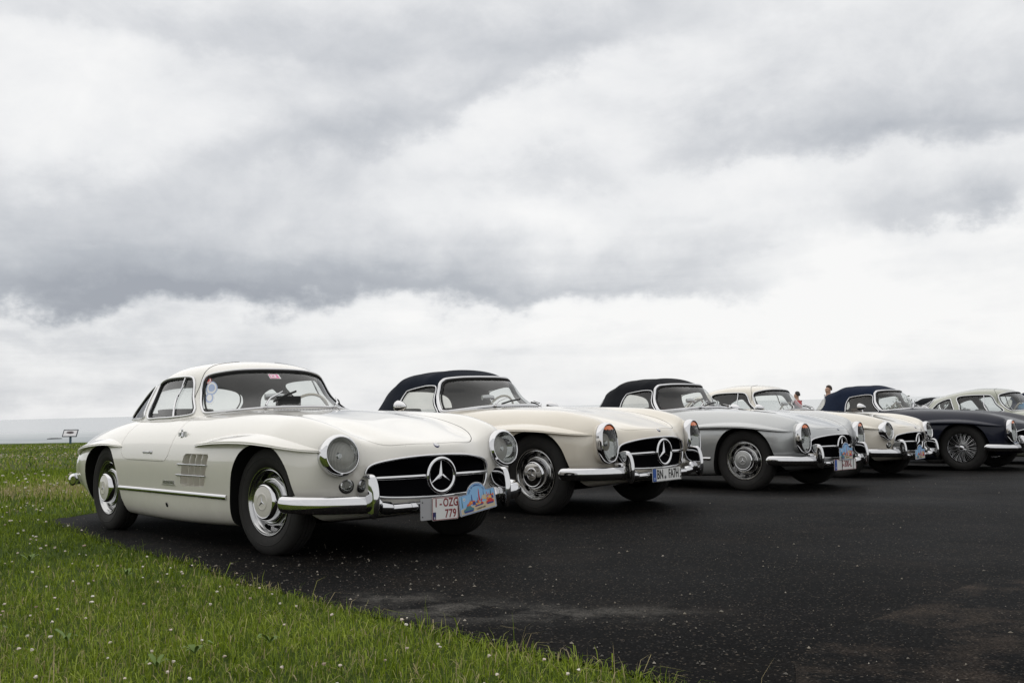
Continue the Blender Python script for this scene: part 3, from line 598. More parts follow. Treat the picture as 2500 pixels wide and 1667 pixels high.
keep('flare_r', flare(-3.15, -2.045, [(-3.16, .568), (-2.85, .622), (-2.5, .652), (-2.25, .660), (-2.04, .648)], .056, .056), [P_WHITE])
keep('flare_f_r', flare(-.815, .565, [(-.82, .660), (-.5, .680), (-.1, .686), (.2, .672), (.42, .648), (.58, .632)], .060, .070), [P_WHITE])
for k in ('flare_f', 'flare_r'):
    me = MESH[k].copy(); me.transform(Matrix.Scale(-1, 4, (0, 1, 0))); me.flip_normals(); MESH[k + '_R'] = me
for nm, cab, regs in (('G', GC, dict(ws=WS_G, door=DOOR_G, qtr=QTR_G, rear=REAR_G)), ('R', RC, dict(ws=WS_R, door=SIDE_R, rear=REAR_R))):
    for k, B in regs.items():
        rr = {'Gws': .0095, 'Gdoor': .009, 'Gqtr': .008, 'Grear': .008, 'Rws': .013, 'Rdoor': .0065, 'Rrear': .005}[nm + k]
        for sfx, BB in (('', B),) + ((('_R', mirr(B)),) if k in ('door', 'qtr') else ()):
            keep(nm + k + sfx, cab.pane(BB), [GLASS]); keep(nm + k + 'frame' + sfx, cab.frame(BB, rr, .003), [CHROME, BLACK])
for sfx, s in (('', 1), ('_R', -1)):   # quarter-light bar of the coupe's side window
    a = np.linspace(0, 1, 12); keep('Gdiv' + sfx, MB().tube(GC.off(s * (.932 + (.918 - .932) * a), 3.97 + (.49 - 3.97) * a, .0), .0075, n=8), [CHROME])
# second outline round the roadster screen, and the coupe's roof seam
keep('Rws2', MB().tube(RC.off(*(lambda B: ((B - B.mean(0)) * [1.022, 1.05] + B.mean(0)).T)(WS_R), .002), .008, True, 8), [CHROME])
sm = smooth_open([(.742, .95), (.735, 1.5), (.722, 2.6), (.708, 3.4), (.694, 3.95), (.664, 5.2), (.612, 6.0), (.40, 6.7)], 6)
keep('Gseam', MB().tube(GC.off(sm[:, 0], sm[:, 1], -.0005), .0028, n=6), [DARK])

# --- wheels (outward = +y)
TP = [(.050, .200), (.060, .207), (.072, .218), (.083, .240), (.087, .268), (.082, .296), (.072, .316), (.062, .326), (.052, .3305), (.034, .3325), (.031, .327), (.027, .327), (.024, .3335), (.004, .334), (.002, .328), (-.002, .328), (-.004, .334), (-.024, .3335), (-.027, .327), (-.031, .327), (-.034, .3325), (-.052, .3305), (-.066, .320), (-.082, .296), (-.087, .268), (-.075, .22), (-.055, .20)]
TY = MB().lathe(TP, 72, ax=(0, 1, 0)); TY.lathe([(.0868, .262), (.0885, .264), (.0885, .268), (.0868, .270)], 72, ax=(0, 1, 0)); keep('tyre', TY, [TYRE], angle=28)
def rim_mb():
    mb = MB(); prof = [(-.05, .19), (.058, .200), (.070, .2075), (.0735, .2065), (.073, .203), (.064, .1985), (.060, .194), (.0615, .190), (.056, .186), (.048, .183), (.046, .180), (.036, .178), (.012, .174), (.006, .170)]
    mb.lathe(prof, 72, ax=(0, 1, 0)); n = 96; rows = []
    for r, base, amp in ((.170, .006, 0), (.166, .009, .0015), (.160, .018, .0045), (.153, .032, .0045), (.146, .043, .002), (.138, .050, .0004), (.130, .050, 0), (.122, .044, 0), (.10, .04, 0)):
        rows.append([(r * math.cos(2 * PI * k / n), base + amp * math.cos(10 * 2 * PI * k / n), r * math.sin(2 * PI * k / n)) for k in range(n)])
    mb.grid(rows, False, True, 0)
    for k in range(10):     # cooling slots between the scallops
        a = 2 * PI * (k + .5) / 10; c, s = math.cos(a), math.sin(a); ring = []
        for j in range(16):
            q = 2 * PI * j / 16; u, v = .0085 * math.cos(q), .024 * math.sin(q); ring.append((c * (.161 + u) - s * v, .0185 - u * 1.5, s * (.161 + u) + c * v))
        mb.fan(ring, None, 1)
    return mb
keep('rim', rim_mb(), [RIMCH, DARK], angle=50)
keep('hubcap', MB().lathe([(.040, .127), (.046, .1265), (.060, .1225), (.082, .1185), (.098, .112), (.107, .104), (.1095, .099), (.1085, .0955), (.1075, .0945)], 64, ax=(0, 1, 0)), [CHROME])
keep('hubdisc', MB().lathe([(.1075, .0945), (.1095, .088), (.1125, .06), (.114, .05), (.1155, .0485), (.1155, .0455), (.1140, .0445), (.1145, .02), (.115, 0.0005)], 56, ax=(0, 1, 0)), [P_WHITE])
def star_mb(Rr, wd, h, ax='y'):
    mb = MB()
    for k in range(3):
        a = PI / 2 + k * 2 * PI / 3; d = Vector((math.cos(a), 0, math.sin(a))); p = Vector((-math.sin(a), 0, math.cos(a))); l = wd * 1.0
        tip = d * Rr; c = Vector((0, h, 0)); e1 = d * wd * .45 + p * wd; e2 = d * wd * .45 - p * wd; e0 = Vector((0, 0, 0)); lowb = -d * wd * .5
        mb.add([c, e1, tip, e2, e0 - Vector((0, h * .3, 0)), tip + Vector((0, h * .25, 0))], [(0, 1, 5), (0, 5, 3), (1, 2, 5), (5, 2, 3), (1, 4, 2), (4, 3, 2)], 0)
    return mb
keep('hubstar', (lambda m: m)(star_mb(.042, .0065, .004)), [STEEL], smooth=False, weld=False)
# wire wheel
wm = MB().lathe([(-.05, .19), (.058, .200), (.070, .2075), (.0735, .2065), (.073, .203), (.062, .197), (.030, .186), (-.02, .182), (-.03, .19)], 72, ax=(0, 1, 0)); keep('wire_rim', wm, [CHROME])
sp = MB()
for k in range(36):
    for (ra, ha, rb, hb, off) in ((.040, .070, .188, .030, .32), (.050, .015, .186, -.005, -.35)):
        for sg in (1, -1):
            a = 2 * PI * (k + (.5 if sg < 0 else 0)) / 36; b_ = a + sg * off * .9
            if k % 2 == (0 if ha > .05 else 1): sp.tube([(ra * math.cos(b_), ha, ra * math.sin(b_)), (rb * math.cos(a), hb, rb * math.sin(a))], .0019, n=5, caps=False)
keep('spokes', sp, [SPOKE], weld=False)
hb = MB().lathe([(-.02, .055), (.06, .052), (.068, .046), (.085, .043), (.098, .036), (.106, .022), (.108, .0005)], 36, ax=(0, 1, 0))
for k in range(2):
    a = R(200) + k * PI; d = Vector((math.cos(a), 0, math.sin(a))); p = Vector((-math.sin(a), 0, math.cos(a)))
    hb.tube([d * .03 + Vector((0, .092, 0)), d * .06 + Vector((0, .102, 0)), d * .088 + Vector((0, .118, 0))], [(.014, .008), (.012, .008), (.009, .006)], n=10)
keep('spinner', hb, [CHROME])

# --- lamps
HL_AX = (.985, 0, .172)
def hl_pos(y): return (.628, y, .618)
keep('hl_bezel', MB().lathe([(-.096, .1135), (-.06, .1195), (-.024, .1245), (-.006, .1225), (.002, .1150), (.010, .1085), (.0105, .1045), (.004, .1005), (-.008, .098)], 56, ax=HL_AX), [CHROME])
keep('hl_fairing', MB().lathe([(-.30, .05), (-.22, .078), (-.15, .099), (-.094, .1128)], 48, ax=HL_AX), [P_WHITE])
keep('hl_lens', MB().lathe([(.030 * (1 - (r / .099) ** 2) - .002, r) for r in (.099, .09, .075, .055, .035, .015, .0005)], 48, ax=HL_AX), [LENS])
keep('hl_refl', MB().lathe([(-.004, .0985), (-.02, .093), (-.045, .075), (-.065, .05), (-.075, .022), (-.03, .020), (-.024, .014), (-.022, .0005)], 40, ax=HL_AX), [REFL], angle=30)
keep('fog_ring', MB().lathe([(-.03, .047), (.004, .046), (.008, .042), (.004, .037)], 36, ax=(.99, 0, .05), mat=1).lathe([(.004, .037), (.012, .0375), (.020, .034), (.022, .031), (.016, .0285)], 36, ax=(.99, 0, .05), mat=0), [CHROME, BLACK])
keep('fog_lens', MB().lathe([(.016, .029), (.024, .024), (.030, .012), (.032, .0005)], 32, ax=(.99, 0, .05)).lathe([(.012, .028), (.002, .02), (-.004, .0005)], 24, ax=(.99, 0, .05), mat=1), [LENS, REFL])
OV = dict(sy=.102, sz=.165, e=.86)
keep('ov_bezel', MB().lathe([(-.060, .95), (-.045, .985), (-.018, .995), (.002, .955), (.009, .90), (.006, .86), (-.006, .845)], 56, ax=(.99, 0, .06), **OV), [CHROME])
keep('ov_fairing', MB().lathe([(-.42, .30), (-.30, .66), (-.20, .83), (-.12, .92), (-.058, .962)], 56, ax=(.99, 0, .06), **OV), [P_WHITE])
def oval_lens(sel):
    mb = MB(); prof = [(.030 * (1 - (r / .855) ** 2), r) for r in np.linspace(.855, .002, 16)]; tmp = MB().lathe(prof, 64, ax=(.99, 0, .06), **OV)
    for f in tmp.f:
        z = sum(tmp.v[i][2] for i in f) / len(f)
        if sel(z): mb.add([tmp.v[i] for i in f], [tuple(range(len(f)))])
    return mb
keep('ov_lens', oval_lens(lambda z: z < .106), [LENS]); keep('ov_amber', oval_lens(lambda z: z >= .106), [AMBER])
keep('ov_refl', MB().lathe([(-.004, .83), (-.03, .76), (-.06, .5), (-.075, .15), (-.03, .13), (-.025, .002)], 40, ax=(.99, 0, .06), **OV), [REFL], angle=30)

# --- grille
GR = BS[-1]
keep('grille_frame', MB().tube((GR - [.68, 0, .475]) * [1, .985, .98] + [.685, 0, .475], .0085, True, 10, upv=(1, 0, 0)), [CHROME])
gp = MB(); g1 = (GR - [.68, 0, .475]) * [1, .98, .97] + [.665, 0, .475]; gp.grid([g1, (g1 - [.66, 0, .475]) * [.9, .5, .5] + [.655, 0, .475]], False, True); gp.fan((g1 - [.66, 0, .475]) * [.9, .5, .5] + [.655, 0, .475])
keep('grille_panel', gp, [GRILLE_B])
gx_ = lambda y: .752 - .52 * y * y
gb = MB()
for s in (1,):
    ys = [.100, .14, .22, .32, .40, .45, .478]; gb.tube([(gx_(y) - .006, y * s, .4755 - .01 * y) for y in ys], [(.009, .0125)] * 5 + [(.008, .010), (.003, .003)], n=12)
keep('grille_bar', gb, [CHROME])
tor = MB(); tor.tube([(.756, .1005 * math.cos(a), .474 + .1005 * math.sin(a)) for a in np.linspace(0, 2 * PI, 49)[:-1]], (.012, .008), True, 12, upv=(1, 0, 0)); keep('star_ring', tor, [CHROME])
st = star_mb(.095, .0145, .012); st.v = [(.750 + y, -x, .474 + z) for x, y, z in st.v]; keep('star', st, [CHROME], smooth=False, weld=False)
eb = MB().lathe([(-.004, .021), (.003, .0205), (.0045, .0165)], 28, ax=(.55, 0, .83), mat=1).lathe([(.0045, .0165), (.006, .010), (.0065, .0005)], 28, ax=(.55, 0, .83), mat=0); keep('nose_emblem', eb, [STEEL, PL_NAVY])

# --- bumpers
def bump_mb():
    mb = MB()
    for s in (1, -1):
        P = smooth_open([(.345, .868), (.42, .862), (.50, .835), (.575, .775), (.635, .69), (.678, .58), (.705, .49), (.722, .42)], 5); n = len(P)
        Z = np.linspace(.343, .326, n); rad = [(.020, .030), (.029, .044)] + [(.033, .0515)] * (n - 6) + [(.033, .0515), (.031, .048), (.026, .040), (.016, .026)]
        mb.tube([(p[0], p[1] * s, z) for p, z in zip(P, Z)], rad[:n], n=18)
        mb.tube([(.715, .43 * s, .308), (.715, .36 * s, .300), (.715, .345 * s, .298)], [(.036, .038), (.036, .038), (.028, .030)], n=16)
    mb.tube([(.712 + .008 * (1 - abs(y) / .4), y, .295) for y in np.linspace(-.40, .40, 13)], .030, n=16)
    for y in (-.20, .20): mb.tube([(.716, y - .016, .295), (.716, y + .016, .295)], .034, n=16)
    return mb
keep('front_bumper', bump_mb(), [CHROME])
def over_mb():
    mb = MB(); rows = []; M = [(.250, .778, .764, .010), (.256, .786, .752, .017), (.285, .796, .728, .0215), (.33, .803, .690, .023), (.38, .802, .640, .024), (.42, .797, .622, .024), (.455, .788, .640, .0235), (.482, .776, .668, .0225), (.498, .762, .690, .019), (.505, .742, .712, .010)]
    for z, xf, xb, wd in bsp(np.array(M), 3, it=3):
        b_ = min(.008, wd * .45); rows.append([(xf - b_ * 2.2, wd, z), (xf - b_ * .8, wd * .86, z), (xf, wd * .45, z), (xf + .0015, 0, z), (xf, -wd * .45, z), (xf - b_ * .8, -wd * .86, z), (xf - b_ * 2.2, -wd, z), ((xf + xb) / 2, -wd, z), (xb + b_, -wd * .95, z), (xb, -wd * .6, z), (xb, wd * .6, z), (xb + b_, wd * .95, z), ((xf + xb) / 2, wd, z)])
    mb.grid(rows, False, True); mb.fan(rows[0]); mb.fan(rows[-1]); return mb
keep('overrider', over_mb(), [CHROME])
P = smooth_open([(-3.33, .775), (-3.45, .73), (-3.57, .62), (-3.67, .45), (-3.735, .24), (-3.755, 0)], 5); pts = [(p[0], p[1], .355) for p in P] + [(p[0], -p[1], .355) for p in P[-2::-1]]
keep('rear_bumper', MB().tube(pts, [(.02, .034)] + [(.032, .050)] * (len(pts) - 2) + [(.02, .034)], n=16), [CHROME])
# --- trim
P = [(x, yside(x, .345) + .003, .348 - .004 * (x + .35)) for x in np.linspace(-.365, -2.085, 40)]; P = [(x, y, .345) for x, y, z in P]
keep('sill', MB().tube(P, (.0085, .016), n=10), [CHROME]); 
def on_side(mb, s):
    if s < 0: mb.v = [(x, -y, z) for x, y, z in mb.v]; mb.f = [f[::-1] for f in mb.f]
    return mb
for sfx, s in (('', 1), ('_R', -1)):
    m = MB()
    for zz, x0, x1 in ((.542, -1.035, -.605), (.470, -1.065, -.632)): m.tube([(x, yside(x, zz) + .006, zz) for x in np.linspace(x0, x1, 14)], (.006, .0065), n=8)
    keep('vent_bar' + sfx, on_side(m, s), [STEEL])
    fins = []
    for q in range(1, 4):
        m = MB(); b0, b1 = -1.012 + q * .0855, -.945 + q * .0885
        for i in range(9):
            pass
        pa = [(b0 + (b1 - b0) * i / 8, .402 + .208 * i / 8) for i in range(9)]
        m.grid([[(x - .003, .792, z) for x, z in pa], [(x - .003, yside(x, z) - .006, z) for x, z in pa], [(x + .003, yside(x, z) - .006, z) for x, z in pa], [(x + .003, .792, z) for x, z in pa]]); fins.append(m); keep('fin%d%s' % (q, sfx), on_side(m, s), [P_WHITE])
    m = MB(); m.tube([(x, yside(x, .616) + .005, .616) for x in np.linspace(-1.62, -1.515, 6)], (.004, .007), n=8); yh = yside(-1.50, .616); m.lathe([(-.002, .014), (.006, .013), (.008, .0005)], 18, org=(-1.492, yh, .616), ax=(0, 1, .05)); m.ball((-1.62, yside(-1.62, .616) + .004, .617), (.010, .006, .010), 6)
    keep('door_handle' + sfx, on_side(m, s), [STEEL])
    yj = yside(-1.26, .252); m = MB().lathe([(.002, .022), (.003, .0005)], 20, org=(-1.26, yj, .252), ax=(0, .93, -.3), sy=.8); keep('jack' + sfx, on_side(m, s), [DARK])
ye = yside(-1.08, .735); m = MB(); m.box((-1.115, -ye - .002, .728), (.050, .006, .052), 1); m.box((-1.04, -ye - .002, .738), (.050, .006, .046), 2); m.tube([(-1.08 + .016 * math.cos(a), -ye - .008, .728 + .032 * math.sin(a)) for a in np.linspace(0, 2 * PI, 25)[:-1]], .004, True, 8); m.ball((-1.08, -ye - .006, .728), (.013, .006, .026), 8); m.ball((-1.078, -ye - .006, .770), (.014, .006, .012), 6)
for i in range(3): m.box((-1.04 + (i - 1) * .018, -ye - .006, .738 + (1 if i % 2 else -1) * .012), (.016, .003, .020), 1)
keep('club_badge', m, [CHROME, STEEL, WHITEPL])
# --- cabin fittings
keep('dash', MB().tube(smooth_open([(-1.22, -.56, .82), (-1.08, -.35, .845), (-1.02, 0, .85), (-1.08, .35, .845), (-1.22, .56, .82)], 6), (.10, .050), n=16), [LEATHER])
sw = MB(); c0 = Vector((-1.42, .36, .845)); axw = Vector((-.92, 0, .39)).normalized(); u0 = Vector((0, 1, 0)); v0 = axw.cross(u0)
sw.tube([c0 + u0 * (.195 * math.cos(a)) + v0 * (.195 * math.sin(a)) for a in np.linspace(0, 2 * PI, 49)[:-1]], .0105, True, 10, upv=axw, mat=0)
sw.tube([c0 - axw * .02, c0 - axw * .45], .02, n=8, mat=1); sw.lathe([(-.02, .04), (.012, .035), (.014, .0005)], 20, org=c0, ax=axw, mat=1)
for q in (.5, -3.64): sw.tube([c0, c0 + (u0 * math.cos(q) + v0 * math.sin(q)) * .2], .008, n=6, mat=1)
keep('steering', sw, [IVORYPL, STEEL])
def seat_mb():
    mb = MB(); rows = []
    for i, (x, z, d) in enumerate([(-1.30, .50, .06), (-1.45, .53, .08), (-1.70, .49, .085), (-1.82, .47, .09), (-1.90, .58, .08), (-1.96, .72, .065), (-2.01, .86, .05), (-2.03, .92, .03)]):
        rows.append([(x + (d * math.sin(a) if i > 3 else 0) * .6, .23 * math.copysign(abs(math.cos(a)) ** .5, math.cos(a)), z + d * math.sin(a) * (.9 if i < 4 else .35)) for a in np.linspace(0, 2 * PI, 19)[:-1]])
    mb.grid(rows, False, True); mb.fan(rows[0]); mb.fan(rows[-1]); return mb
keep('seat', seat_mb(), [LEATHER])
def wiper(cab, base, elbow, tip, b0, b1, sg):
    P = lambda q, d: Vector(cab.off(np.array([q[0] * sg if False else q[0]]), np.array([q[1]]), d)[0]); mb = MB()
    mb.tube([P(base, .008), P(base, .035), (P(base, .05) + P(elbow, .04)) / 2, P(elbow, .035), P(tip, .030)], [.011, .009, .007, .006, .004], n=8, mat=0); mb.ball(P(base, .02), .014, 6, 0)
    mb.tube([P(b0, .016), (P(b0, .020) + P(b1, .020)) / 2 + Vector((0, 0, .003)), P(b1, .016)], [(.004, .008)] * 3, n=8, mat=1); return mb
keep('wiperG_R', wiper(GC, (-.21, 1.05), (-.16, 1.6), (-.045, 2.2), (-.14, 1.52), (.045, 2.35), 1), [CHROME, BLACK]); keep('wiperG_L', wiper(GC, (.24, 1.05), (.32, 1.35), (.44, 1.75), (.36, 1.25), (.52, 1.7), 1), [CHROME, BLACK])
keep('wiperR_R', wiper(RC, (-.20, 1.05), (-.12, 1.45), (-.02, 1.75), (-.12, 1.25), (.10, 1.70), 1), [CHROME, BLACK]); keep('wiperR_L', wiper(RC, (.34, .98), (.40, 1.15), (.50, 1.45), (.40, 1.05), (.58, 1.45), 1), [CHROME, BLACK])
keep('inner_mirror', MB().tube([(-1.17, -.14, 1.000), (-1.17, -.05, 1.004), (-1.17, .02, 1.000)], [(.012, .024), (.014, .027), (.011, .022)], n=14, upv=(0, 0, 1)).tube([(-1.17, -.04, 1.0), (-1.10, -.04, .90)], .005, n=6), [STEEL])
bull = MB().lathe([(-.062, .0005), (-.058, .050), (-.045, .056), (-.02, .052), (.02, .038), (.05, .018), (.062, .004), (.064, .0005)], 32, ax=(1, 0, -.06)); bull.tube([(-.005, 0, -.03), (.008, 0, -.075), (.02, 0, -.10)], [.012, .010, .014], n=10); keep('bullet_mirror', bull, [CHROME])
gl = MB()
for i in range(22): 
    y = -.26 + .52 * i / 21; x = -.795 - .12 * y * y - .0; gl.box((x, y, ztop(x, y) + .003), (.03, .012, .006), 0)
keep('cowl_grille', gl, [STEEL], smooth=False)

# ---------------------------------------------------------------- printed plates
def lettering(parent, txt, size, mat, x, y, z, fs=(1, 1), align='CENTER', spacing=1.0, rot=0.0, bold=0.0):
    """flat lettering on a plate that faces +x (text runs along +y)"""
    me = text_mesh(txt, size, mat, .0006, fs, align, spacing, bold)
    o = place('lettering', me, parent, None, (x, y, z), (PI / 2, 0, PI / 2))
    if rot: o.rotation_euler = (Matrix.Rotation(rot, 3, 'X') @ Euler((PI / 2, 0, PI / 2)).to_matrix()).to_euler()
    return o
def rounded(w_, h, r, n=5):
    out = []
    for cx_, cy_, a0 in ((w_ - r, r, -90), (w_ - r, h - r, 0), (r, h - r, 90), (r, r, 180)):
        for i in range(n + 1): a = R(a0 + 90 * i / n); out.append((cx_ + r * math.cos(a), cy_ + r * math.sin(a)))
    return out
def plate_prism(mb, poly, x0, x1, oy, oz, mat): return mb.prism([(oy + a, oz + b) for a, b in poly], x0, x1, 0, mat)
def frame_line(mb, poly, x, oy, oz, r, mat): return mb.tube([(x, oy + a, oz + b) for a, b in poly], r, True, 6, mat=mat, upv=(1, 0, 0))
DOME = [(0.006, 0), (.294, 0), (.30, .006), (.30, .120), (.294, .126), (.2275, .126)] + [(.147 + .0838 * math.cos(a), .1026 + .0838 * math.sin(a)) for a in np.linspace(R(16), R(164), 16)][1:-1] + [(.0665, .126), (.006, .126), (0, .120), (0, .006)]
def rally_plaque(car, loc, rot, full=True):
    root = empty('rally_plaque', loc, (rot, 0, 0), car); root['label'] = 'pale blue rally plaque with arched top and beach picture'
    k = 'rally_board'
    if k not in MESH:
        m = MB(); plate_prism(m, DOME, -.003, 0, 0, 0, 0); inn = [(.15 + (a - .15) * .972, .075 + (b - .075) * .955) for a, b in DOME]; frame_line(m, inn, .0004, 0, 0, .0011, 1)
        keep(k, m, [WHITEPL, PBLUE], smooth=False, weld=False)
        m = MB(); inn2 = [(.15 + (a - .15) * .955, .075 + (b - .075) * .925) for a, b in DOME]; plate_prism(m, inn2, .0001, .0006, 0, 0, 0)
        sandp = [(.010, .008), (.290, .008), (.290, .062), (.22, .058), (.15, .045), (.08, .050), (.010, .040)]; plate_prism(m, sandp, .0006, .0010, 0, 0, 1)
        def tri(x, y, w_, h, c): plate_prism(m, [(x - w_ / 2, y), (x + w_ / 2, y), (x + w_ * .12, y + h), (x - w_ * .12, y + h)], .0010, .0015, 0, 0, c)
        for x, y, w_, h, c in ((.105, .062, .011, .055, 5), (.165, .068, .013, .075, 2), (.203, .078, .006, .045, 5), (.228, .08, .008, .032, 2), (.262, .07, .013, .055, 6), (.245, .07, .006, .032, 3), (.09, .06, .006, .03, 6), (.15, .05, .007, .04, 6), (.025, .05, .008, .07, 6)): tri(x, y, w_, h, c)
        rr_ = np.random.default_rng(3)
        for i in range(34):
            x = .05 + .235 * rr_.random(); y = .045 + .030 * rr_.random() + .02 * (x > .19); s_ = .005 + .010 * rr_.random()
            plate_prism(m, [(x - s_, y - s_ * .7), (x + s_, y - s_ * .8), (x + s_ * .8, y + s_ * .6), (x - s_ * .5, y + s_)], .0015 + i * 1e-5, .0019 + i * 1e-5, 0, 0, [2, 3, 4, 5, 3, 2, 4, 1][i % 8])
        def carshape(x, y, w_, h, c, c2):
            plate_prism(m, [(x, y), (x + w_, y), (x + w_, y + h * .45), (x + w_ * .85, y + h * .6), (x + w_ * .7, y + h), (x + w_ * .35, y + h), (x + w_ * .2, y + h * .62), (x, y + h * .5)], .0024, .0028, 0, 0, c)
            plate_prism(m, [(x + w_ * .08, y - h * .12), (x + w_ * .92, y - h * .12), (x + w_ * .9, y + h * .2), (x + w_ * .1, y + h * .2)], .0028, .0031, 0, 0, c2)
        carshape(.030, .018, .082, .034, 6, 5); carshape(.218, .036, .062, .030, 2, 5)
        plate_prism(m, [(.125, .036), (.190, .040), (.190, .047), (.125, .043)], .0024, .0028, 0, 0, 5)
        plate_prism(m, [(.044 + .0095 * math.cos(a), .098 + .0095 * math.sin(a)) for a in np.linspace(0, 2 * PI, 20)[:-1]], .0012, .0016, 0, 0, 7)
        for q in range(3):
            a = PI / 2 + q * 2 * PI / 3; d = np.array([math.cos(a), math.sin(a)]); p = np.array([-d[1], d[0]]); c_ = np.array([.044, .098]); plate_prism(m, [tuple(c_ + p * .0016), tuple(c_ - p * .0016), tuple(c_ + d * .0082)], .0016, .0019 + q * 1e-5, 0, 0, 5)
        keep('rally_print', m, [SKYBLUE, SANDC, PRED, PORANGE, PYEL, PBLUE, PTEAL, WHITEPL], smooth=False, weld=False)
    place('board', MESH[k], root); place('printed_picture', MESH['rally_print'], root)
    return root
def rally_text(root):
    # third level is the limit: lettering sits directly under the plaque
    s = 'TOUR EN NORMANDIE 2021'; n = len(s); ms = []
    for i, ch in enumerate(s):
        if ch == ' ': continue
        a = R(158) - (R(158) - R(22)) * i / (n - 1); me = text_mesh(ch, .0135, PBLUE, .0004, (.85, 1.05)); M = Matrix.Translation((0.0022, .147 + .0655 * math.cos(a), .1026 + .0655 * math.sin(a))) @ Matrix.Rotation(a - PI / 2, 4, 'X') @ Euler((PI / 2, 0, PI / 2)).to_matrix().to_4x4()
        me.transform(M); ms.append(me)
    bm = bmesh.new()
    for me in ms: bm.from_mesh(me)
    J = bpy.data.meshes.new('lettering'); bm.to_mesh(J); bm.free(); J.materials.append(PBLUE); place('lettering', J, root)
    lettering(root, '11 JUILLET 2021', .0125, PL_BLACK, .0034, .170, .022, (.9, 1), rot=R(2))
def plate_base(car, w_, h, y, z, x=.762, border=None, mat=WHITEPL):
    m = MB(); plate_prism(m, rounded(w_, h, .008), x - .004, x, y, z, 0)
    if border: frame_line(m, [(w_ / 2 + (a - w_ / 2) * .975, h / 2 + (b - h / 2) * .95) for a, b in rounded(w_, h, .008)], x + .0002, y, z, .0019, 1)
    return place('license_plate', m.mesh('license_plate', [mat, border or mat], smooth=False, weld=False), car)

